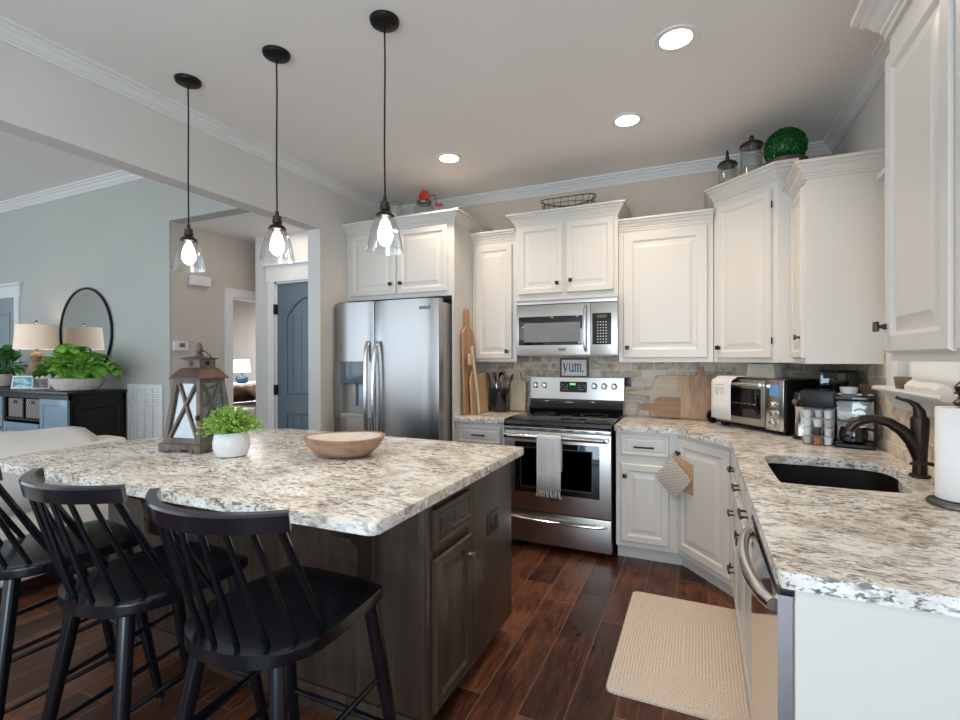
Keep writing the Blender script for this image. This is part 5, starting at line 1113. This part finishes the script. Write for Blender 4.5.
# ------------------------------------------------------------------ pot holders on the corner cabinet knob
kn = BA + BU * .047 + Vector((0, 0, .76)) + BN * .052
def holder(off, ang, size, mat, label):
    c = root('pot_holder', kn, label, 'pot holder', 'woven pot holders on the corner cabinet')
    Vd = (BU * math.sin(ang) + Vector((0, 0, -1)) * math.cos(ang)).normalized(); Pn = (BN + BU * .35).normalized(); Wd = Vd.cross(Pn).normalized(); Vd = Pn.cross(Wd).normalized() * (1 if Pn.cross(Wd).z < 0 else -1)
    ctr = kn + BN * off + Vd * (.02 + size * .72)
    s = size / 2; diag1 = (Vd + Wd).normalized(); diag2 = (Vd - Wd).normalized()
    mb = MB(); mb.slab(rounded([(-s, -s), (s, -s), (s, s), (-s, s)], .02, 4), ctr - BN * .004, diag1, diag2, diag1.cross(diag2).normalized() * (1 if diag1.cross(diag2).dot(BN) > 0 else -1), .010, .003)
    part('pad', mb, mat, c)
    mb = MB(); p = ctr - Vd * s * 1.36; mb.tube([p, p - Vd * .012 + Wd * .008, kn + BN * off * .5 - Vd * .0 + Wd * .006, kn + BN * off * .5 - Vd * .008, kn + BN * off * .5 - Wd * .006, p - Vd * .012 - Wd * .008, p], .0022, 6, False); part('loop', mb, mat, c)
    mb = MB()
    for i in range(18):
        p = ctr + (diag1 * s * (2 * i / 17 - 1)) + diag2 * s; mb.tube([p, p + Vd * .010], [.003, .001], 5)
        p = ctr + (diag2 * s * (2 * i / 17 - 1)) + diag1 * s; mb.tube([p, p + Vd * .010], [.003, .001], 5)
    part('fringe', mb, mat, c)
holder(.006, .58, .185, M['mitt_b'], 'tan woven pot holder hanging behind the cream one')
holder(.028, .08, .185, M['mitt_a'], 'cream and grey woven pot holder hanging in front')

# ------------------------------------------------------------------ rug
mb = MB(); mb.prism(rounded([(-.285, -.465), (.285, -.465), (.285, .465), (-.285, .465)], .03, 4), .001, .012, .004)
o = thing('braided_rug', mb, M['jute'], 'cream braided rectangular rug on the floor before the sink', 'rug'); o.location = (-.072, 2.492, 0)

# ------------------------------------------------------------------ living room
# sofa, its back towards the kitchen
c = root('sofa', (-4.0, 0.9, 0), 'cream slipcovered sofa seen from behind, beyond the island', 'sofa')
sx1 = -3.50
mb = MB(); mb.box((sx1 - .26, -.9, .10), (sx1, 2.02, .85), .045, 4); part('sofa_back', mb, M['sofa'], c)
mb = MB(); mb.box((sx1 - .95, 1.80, .10), (sx1 - .20, 2.03, .66), .05, 4); part('arm', mb, M['sofa'], c)
mb = MB(); mb.box((sx1 - .95, -.9, .10), (sx1 - .24, 1.82, .46), .04, 3); part('seat', mb, M['sofa'], c)
for k in range(3):
    mb = MB(); y0 = -.80 + k * .88; mb.box((sx1 - .46, y0, .44), (sx1 - .20, y0 + .84, .88), .09, 5); part('back_cushion', mb, M['sofa'], c)
for fx_ in (sx1 - .08, sx1 - .88):
    for fy_ in (-.8, 1.92): part('foot', MB().box((fx_ - .03, fy_ - .03, 0), (fx_ + .03, fy_ + .03, .102)), M['dkbrown'], c, smooth=False)
mb = MB(); rings = []
for i in range(25):
    t = i / 24; y = -.3 + 2.15 * t; k = 1 - .85 * max(0, (t - .45) / .55); b = (.022 * math.sin(i * 1.1) + .012 * math.sin(i * .53 + 1)) * k
    rings.append([(sx1 - .45, y + .02, .80), (sx1 - .32, y, .905 + .085 * k + b), (sx1 - .18, y, .905 + .075 * k + b), (sx1 - .04, y, .868 + .03 * k + b * .6), (sx1 + .010 + .010 * k, y, .80 + b * .4), (sx1 + .008 + abs(b) * .5, y - .01, .66), (sx1 + .012, y, .50)])
mb.loops(rings, False, False, closed=False); o = thing('throw_blanket', mb, M['cloth'], 'white throw draped over the back of the cream sofa', 'blanket', recalc=False); sm = o.modifiers.new('thick', 'SOLIDIFY'); sm.thickness = .012
# console
c = root('console_table', (-5.6, 2.6, 0), 'dark sideboard against the living room wall, bluish front', 'sideboard')
CX1, CY0, CZ = -4.945, 2.375, 1.055; CX0 = -6.75
mb = MB(); mb.box((CX0, CY0, .08), (CX1, CY0 + .02, .20)); mb.box((CX0, CY0, CZ - .04), (CX1, CY0 + .02, CZ)); 
mb.box((CX0, CY0 + .02, .08), (CX1, YLB - .02, .12)); mb.box((CX0, YLB - .04, .08), (CX1, YLB - .02, CZ)); mb.box((CX0, CY0, .08), (CX0 + .02, YLB - .02, CZ)); mb.box((CX1 - .02, CY0, .08), (CX1, YLB - .02, CZ))
mb.box((-6.02, CY0, CZ - .25), (-5.40, YLB - .02, CZ - .23)); mb.box((-5.40, CY0 + .001, .10), (-5.38, YLB - .02, CZ)); mb.box((-6.04, CY0 + .001, .10), (-6.02, YLB - .02, CZ)); mb.box((-5.72, CY0 + .001, CZ - .25), (-5.70, YLB - .02, CZ))
part('carcass', mb, M['console'], c, smooth=False)
part('side_panel', MB().rings((CX1, CY0 + .03, .12), Y, X, .40, .86, [(0, 0), (0, .012), (.045, .012), (.05, .003)]), M['console'], c, smooth=False)
part('console_top', MB().box((CX0 - .03, CY0 - .03, CZ), (CX1 + .03, YLB - .01, CZ + .03), .006), M['console'], c)
for x0, x1 in ((-5.38, CX1), (-6.75, -6.04)):
    d_ = part('door', MB().rings((x0, CY0, .20), X, NY, x1 - x0, CZ - .24, [(0, 0), (0, .018), (.05, .018), (.055, .010)]), M['console_front'], c, 'slate blue front')
    part('knob', MB().add_ico((x1 - .03 if x0 < -6 else x0 + .33, CY0 - .028, .72), .013, 2), M['black'], d_)
part('lower_door', MB().rings((-6.02, CY0, .20), X, NY, .62, CZ - .25 - .22, [(0, 0), (0, .018), (.05, .018), (.055, .010)]), M['console_front'], c, 'slate blue front')
for x0, lab in ((-6.00, 'left one of the two grey wicker baskets in the console'), (-5.69, 'right one of the two grey wicker baskets in the console')):
    b_ = thing('wicker_basket', MB().box((x0, CY0 + .012, CZ - .228), (x0 + .27, CY0 + .35, CZ - .05), .012), M['wicker'], lab, 'basket', 'wicker baskets in the console')
    link('handle_hole', MB().box((x0 + .105, CY0 + .009, CZ - .095), (x0 + .165, CY0 + .0125, CZ - .068)).build('handle_hole', M['black']), b_)
CT = CZ + .0305
c = root('table_lamp', (-6.03, 2.62, CT), 'table lamp with beige drum shade and turned wood base on sideboard', 'lamp')
tx, ty = -6.03, 2.62
part('lamp_base', MB().lathe([(.075, 0), (.075, .02), (.040, .035), (.050, .08), (.070, .14), (.072, .19), (.055, .235), (.032, .26), (.045, .29), (.052, .315), (.040, .345), (.018, .36), (.012, .40)], (tx, ty, CT), 28), M['lampwood'], c)
part('lamp_shade', MB().lathe([(.175, .385), (.155, .625), (.151, .625), (.171, .385)], (tx, ty, CT), 40, False, False), M['shade'], c)
part('finial', MB().lathe([(.006, .40), (.006, .64), (.016, .65), (.012, .665), (.003, .672)], (tx, ty, CT), 14), M['pewter'], c)
d = bpy.data.lights.new('lamp_glow', 'POINT'); d.energy = 1.5; d.color = (1, .78, .58); d.shadow_soft_size = .04; o = bpy.data.objects.new('lamp_glow', d); COL.objects.link(o); o.location = (tx, ty, CT + .50)
c = root('round_mirror', (-5.55, YLB, 1.63), 'round black-framed mirror on the grey green wall', 'mirror')
part('mirror_glass', MB().tube([(-5.60, YLB - .004, 1.635), (-5.60, YLB - .014, 1.635)], .432, 64), M['mirror'], c)
mb = MB(); mb.tube([(-5.60 + .44 * math.cos(2 * PI * i / 64), YLB - .016, 1.635 + .44 * math.sin(2 * PI * i / 64)) for i in range(65)], .011, 8, False); part('mirror_frame', mb, M['black'], c)
# big leafy plant in an oval cream bowl
def leafy(name, x, y, z, pr, ph, label, pmat, lm, nst, spread, hgt, LL, seed, sx=1.0):
    random.seed(seed); c = root(name, (x, y, z), label, 'potted plant')
    part('pot', MB().lathe([(pr * .55, 0), (pr * .75, .01), (pr * .95, ph * .55), (pr, ph), (pr * .93, ph), (pr * .88, ph * .7)], (x, y, z), 32, True, True, sx, 1), pmat, c)
    part('soil', MB().lathe([(pr * .90, ph * .72), (pr * .85, ph * .8), (.01, ph * .85)], (x, y, z), 20, False, True, sx, 1), M['soil'], c)
    mb = MB(); stm = MB()
    for i in range(nst):
        a = random.uniform(0, 2 * PI); r = math.sqrt(random.random()); tip = Vector((x + spread * sx * r * math.cos(a), y + spread * .55 * r * math.sin(a), z + ph + hgt * (1 - .75 * r * r) * random.uniform(.5, 1))); b = Vector((x + pr * sx * .6 * r * math.cos(a), y + pr * .5 * r * math.sin(a), z + ph * .75))
        md_ = (b + tip) / 2 + Vector((0, 0, hgt * .15)); stm.tube([b, md_, tip], .003, 5); L = LL * random.uniform(.7, 1.15)
        d_ = (tip - md_).normalized() + Vector((random.uniform(-.6, .6), random.uniform(-.6, .6), random.uniform(-.5, .3)))
        s_ = d_.cross(Vector((0, 0, 1))).normalized(); d_.normalize(); u_ = s_.cross(d_); K_ = []
        for t, w in ((0, .02), (.15, .30), (.35, .42), (.6, .36), (.82, .18), (1, 0)):
            ctr = tip + d_ * L * (t - .1) - Vector((0, 0, L * .35 * t * t)); K_.append((ctr, w * L))
        row = [(mb.v(ctr - s_ * w + u_ * w * .25), mb.v(ctr), mb.v(ctr + s_ * w + u_ * w * .25)) for ctr, w in K_]
        for p, q in zip(row, row[1:]): mb.f([p[0], p[1], q[1], q[0]]); mb.f([p[1], p[2], q[2], q[1]])
    part('foliage', mb, lm, c, recalc=False, ang=80); part('stems', stm, lm, c); return c
leafy('potted_plant', -5.13, 2.53, CT, .20, .115, 'broad-leaved bright green plant in oval cream bowl on sideboard', M['stonepot'], M['leaf'], 170, .36, .31, .115, 21, 1.08)
leafy('potted_plant', -6.62, 2.60, CT, .10, .13, 'dark green plant in white pot at left edge of sideboard', M['stonepot'], M['leafmid'], 70, .24, .26, .11, 22)
# pictures on the sideboard
def photo(x, y, w, h, rz, label, art):
    Rf = Matrix.Translation((x, y, CT)) @ Matrix.Rotation(rz, 4, 'Z') @ Matrix.Rotation(-.22, 4, 'X')
    c = root('picture_frame', (x, y, CT), label, 'picture frame')
    part('frame', MB(Rf).rings((-w / 2, .008, .003), X, NY, w, h, [(0, 0), (0, .014), (.014, .014), (.014, .008)]), M['ceramic'], c, smooth=False)
    part('picture', MB(Rf).box((-w / 2 + .013, -.001, .016), (w / 2 - .013, .001, h - .010)), art, c, smooth=False)
    part('easel_leg', MB(Rf).box((-.01, .008, .10), (.01, .012, .104)).tube([(0, .012, .11), (0, .07, .020)], .004, 6), M['black'], c)
photo(-5.84, 2.46, .27, .125, .55, 'small turquoise sea picture in white frame on sideboard', M['art'])
photo(-5.62, 2.47, .13, .115, 1.0, 'small grey photograph in white frame beside the leafy plant', plain('grey_photo', (.25, .2, .2), .4, var=.7, scale=30))
# return air vent, chime, thermostat
c = root('return_vent', (-4.68, YLB, .87), 'white louvred return air vent low on the living room wall', 'vent')
part('vent_frame', MB().rings((-4.925, YLB - .0005, .40), X, NY, .510, .735, [(0, 0), (0, .010), (.005, .014), (.035, .014), (.035, .002)]), M['plastic'], c, smooth=False)
mb = MB()
for i in range(30): z = .445 + i * .0220; mb.slab([(0, 0), (.012, .008), (.012, .011), (0, .003)], (-4.89, YLB - .002, z), NY, (0, 0, 1), X, .44)
for x in (-4.79, -4.675, -4.56): mb.box((x - .004, YLB - .016, .435), (x + .004, YLB - .002, 1.10))
part('louvre', mb, M['plastic'], c, smooth=False)
c = root('thermostat', (XH, 2.93, 1.485), 'small white thermostat with grey screen on the hallway wall', 'thermostat')
part('case', MB().box((XH, 2.865, 1.445), (XH + .025, 3.005, 1.53), .006), M['plastic'], c); part('screen', MB().box((XH + .025, 2.915, 1.475), (XH + .027, 2.965, 1.513)), M['lcd'], c, smooth=False)
thing('door_chime', MB().box((XH, 3.02, 2.055), (XH + .06, 3.21, 2.15), .008), M['plastic'], 'white door chime box high on the hallway wall', 'door chime')
# bedroom glimpse
c = root('dresser', (-5.9, 4.9, 0), 'white bedroom dresser seen through the far doorway', 'dresser')
part('dresser_body', MB().box((-6.25, 4.62, .06), (-5.72, 5.55, 1.0), .01), M['trim'], c); part('dresser_top', MB().box((-6.28, 4.60, 1.0), (-5.70, 5.58, 1.03), .006), M['trim'], c)
for k in range(3): part('drawer', MB().rings((-5.72, 4.66, .12 + k * .29), Y, X, .85, .26, [(0, 0), (0, .012), (.01, .016)]), M['trim'], c, smooth=False)
c = root('table_lamp', (-5.85, 4.86, 1.03), 'small lamp with white shade and blue base in the bedroom', 'lamp')
part('lamp_base', MB().lathe([(.05, 0), (.085, .02), (.09, .06), (.06, .10), (.02, .12), (.012, .15)], (-5.85, 4.86, 1.031), 24), M['blueglaze'], c, 'blue glazed base'); part('lamp_shade', MB().lathe([(.115, .15), (.10, .33), (.097, .33), (.112, .15)], (-5.85, 4.86, 1.031), 28, False, False), M['shadew'], c)
leafy('potted_plant', -5.85, 4.66, 1.031, .05, .06, 'small green plant left of the bedroom lamp', M['ceramic'], M['leafmid'], 26, .07, .13, .06, 23)
c = root('bed', (-5.2, 4.6, 0), 'bed end covered in white bedding, beyond the far doorway', 'bed')
part('bed_base', MB().box((-5.62, 3.9, .12), (-4.70, 5.9, .80), .05, 4), M['cloth'], c)
for fx_ in (-5.56, -4.71):
    for fy_ in (3.97, 5.83): part('leg', MB().box((fx_ - .03, fy_ - .03, 0), (fx_ + .03, fy_ + .03, .125)), M['dkbrown'], c, smooth=False)
mb = MB(); rings = []
for i in range(25):
    y = 4.08 + .62 * i / 24; b = .028 * math.sin(i * 1.25)
    rings.append([(-5.45, y, .82), (-5.3, y, .90 + b), (-5.05, y, 1.02 + b), (-4.85, y, 1.01 + b), (-4.70, y, .93 + b), (-4.64 + b * .3, y, .78), (-4.63 + b * .3, y, .55)])
mb.loops(rings, False, False, closed=False); o = thing('throw_blanket', mb, M['blanket'], 'brown folded throw heaped on the bed', 'blanket', recalc=False); sm = o.modifiers.new('thick', 'SOLIDIFY'); sm.thickness = .015
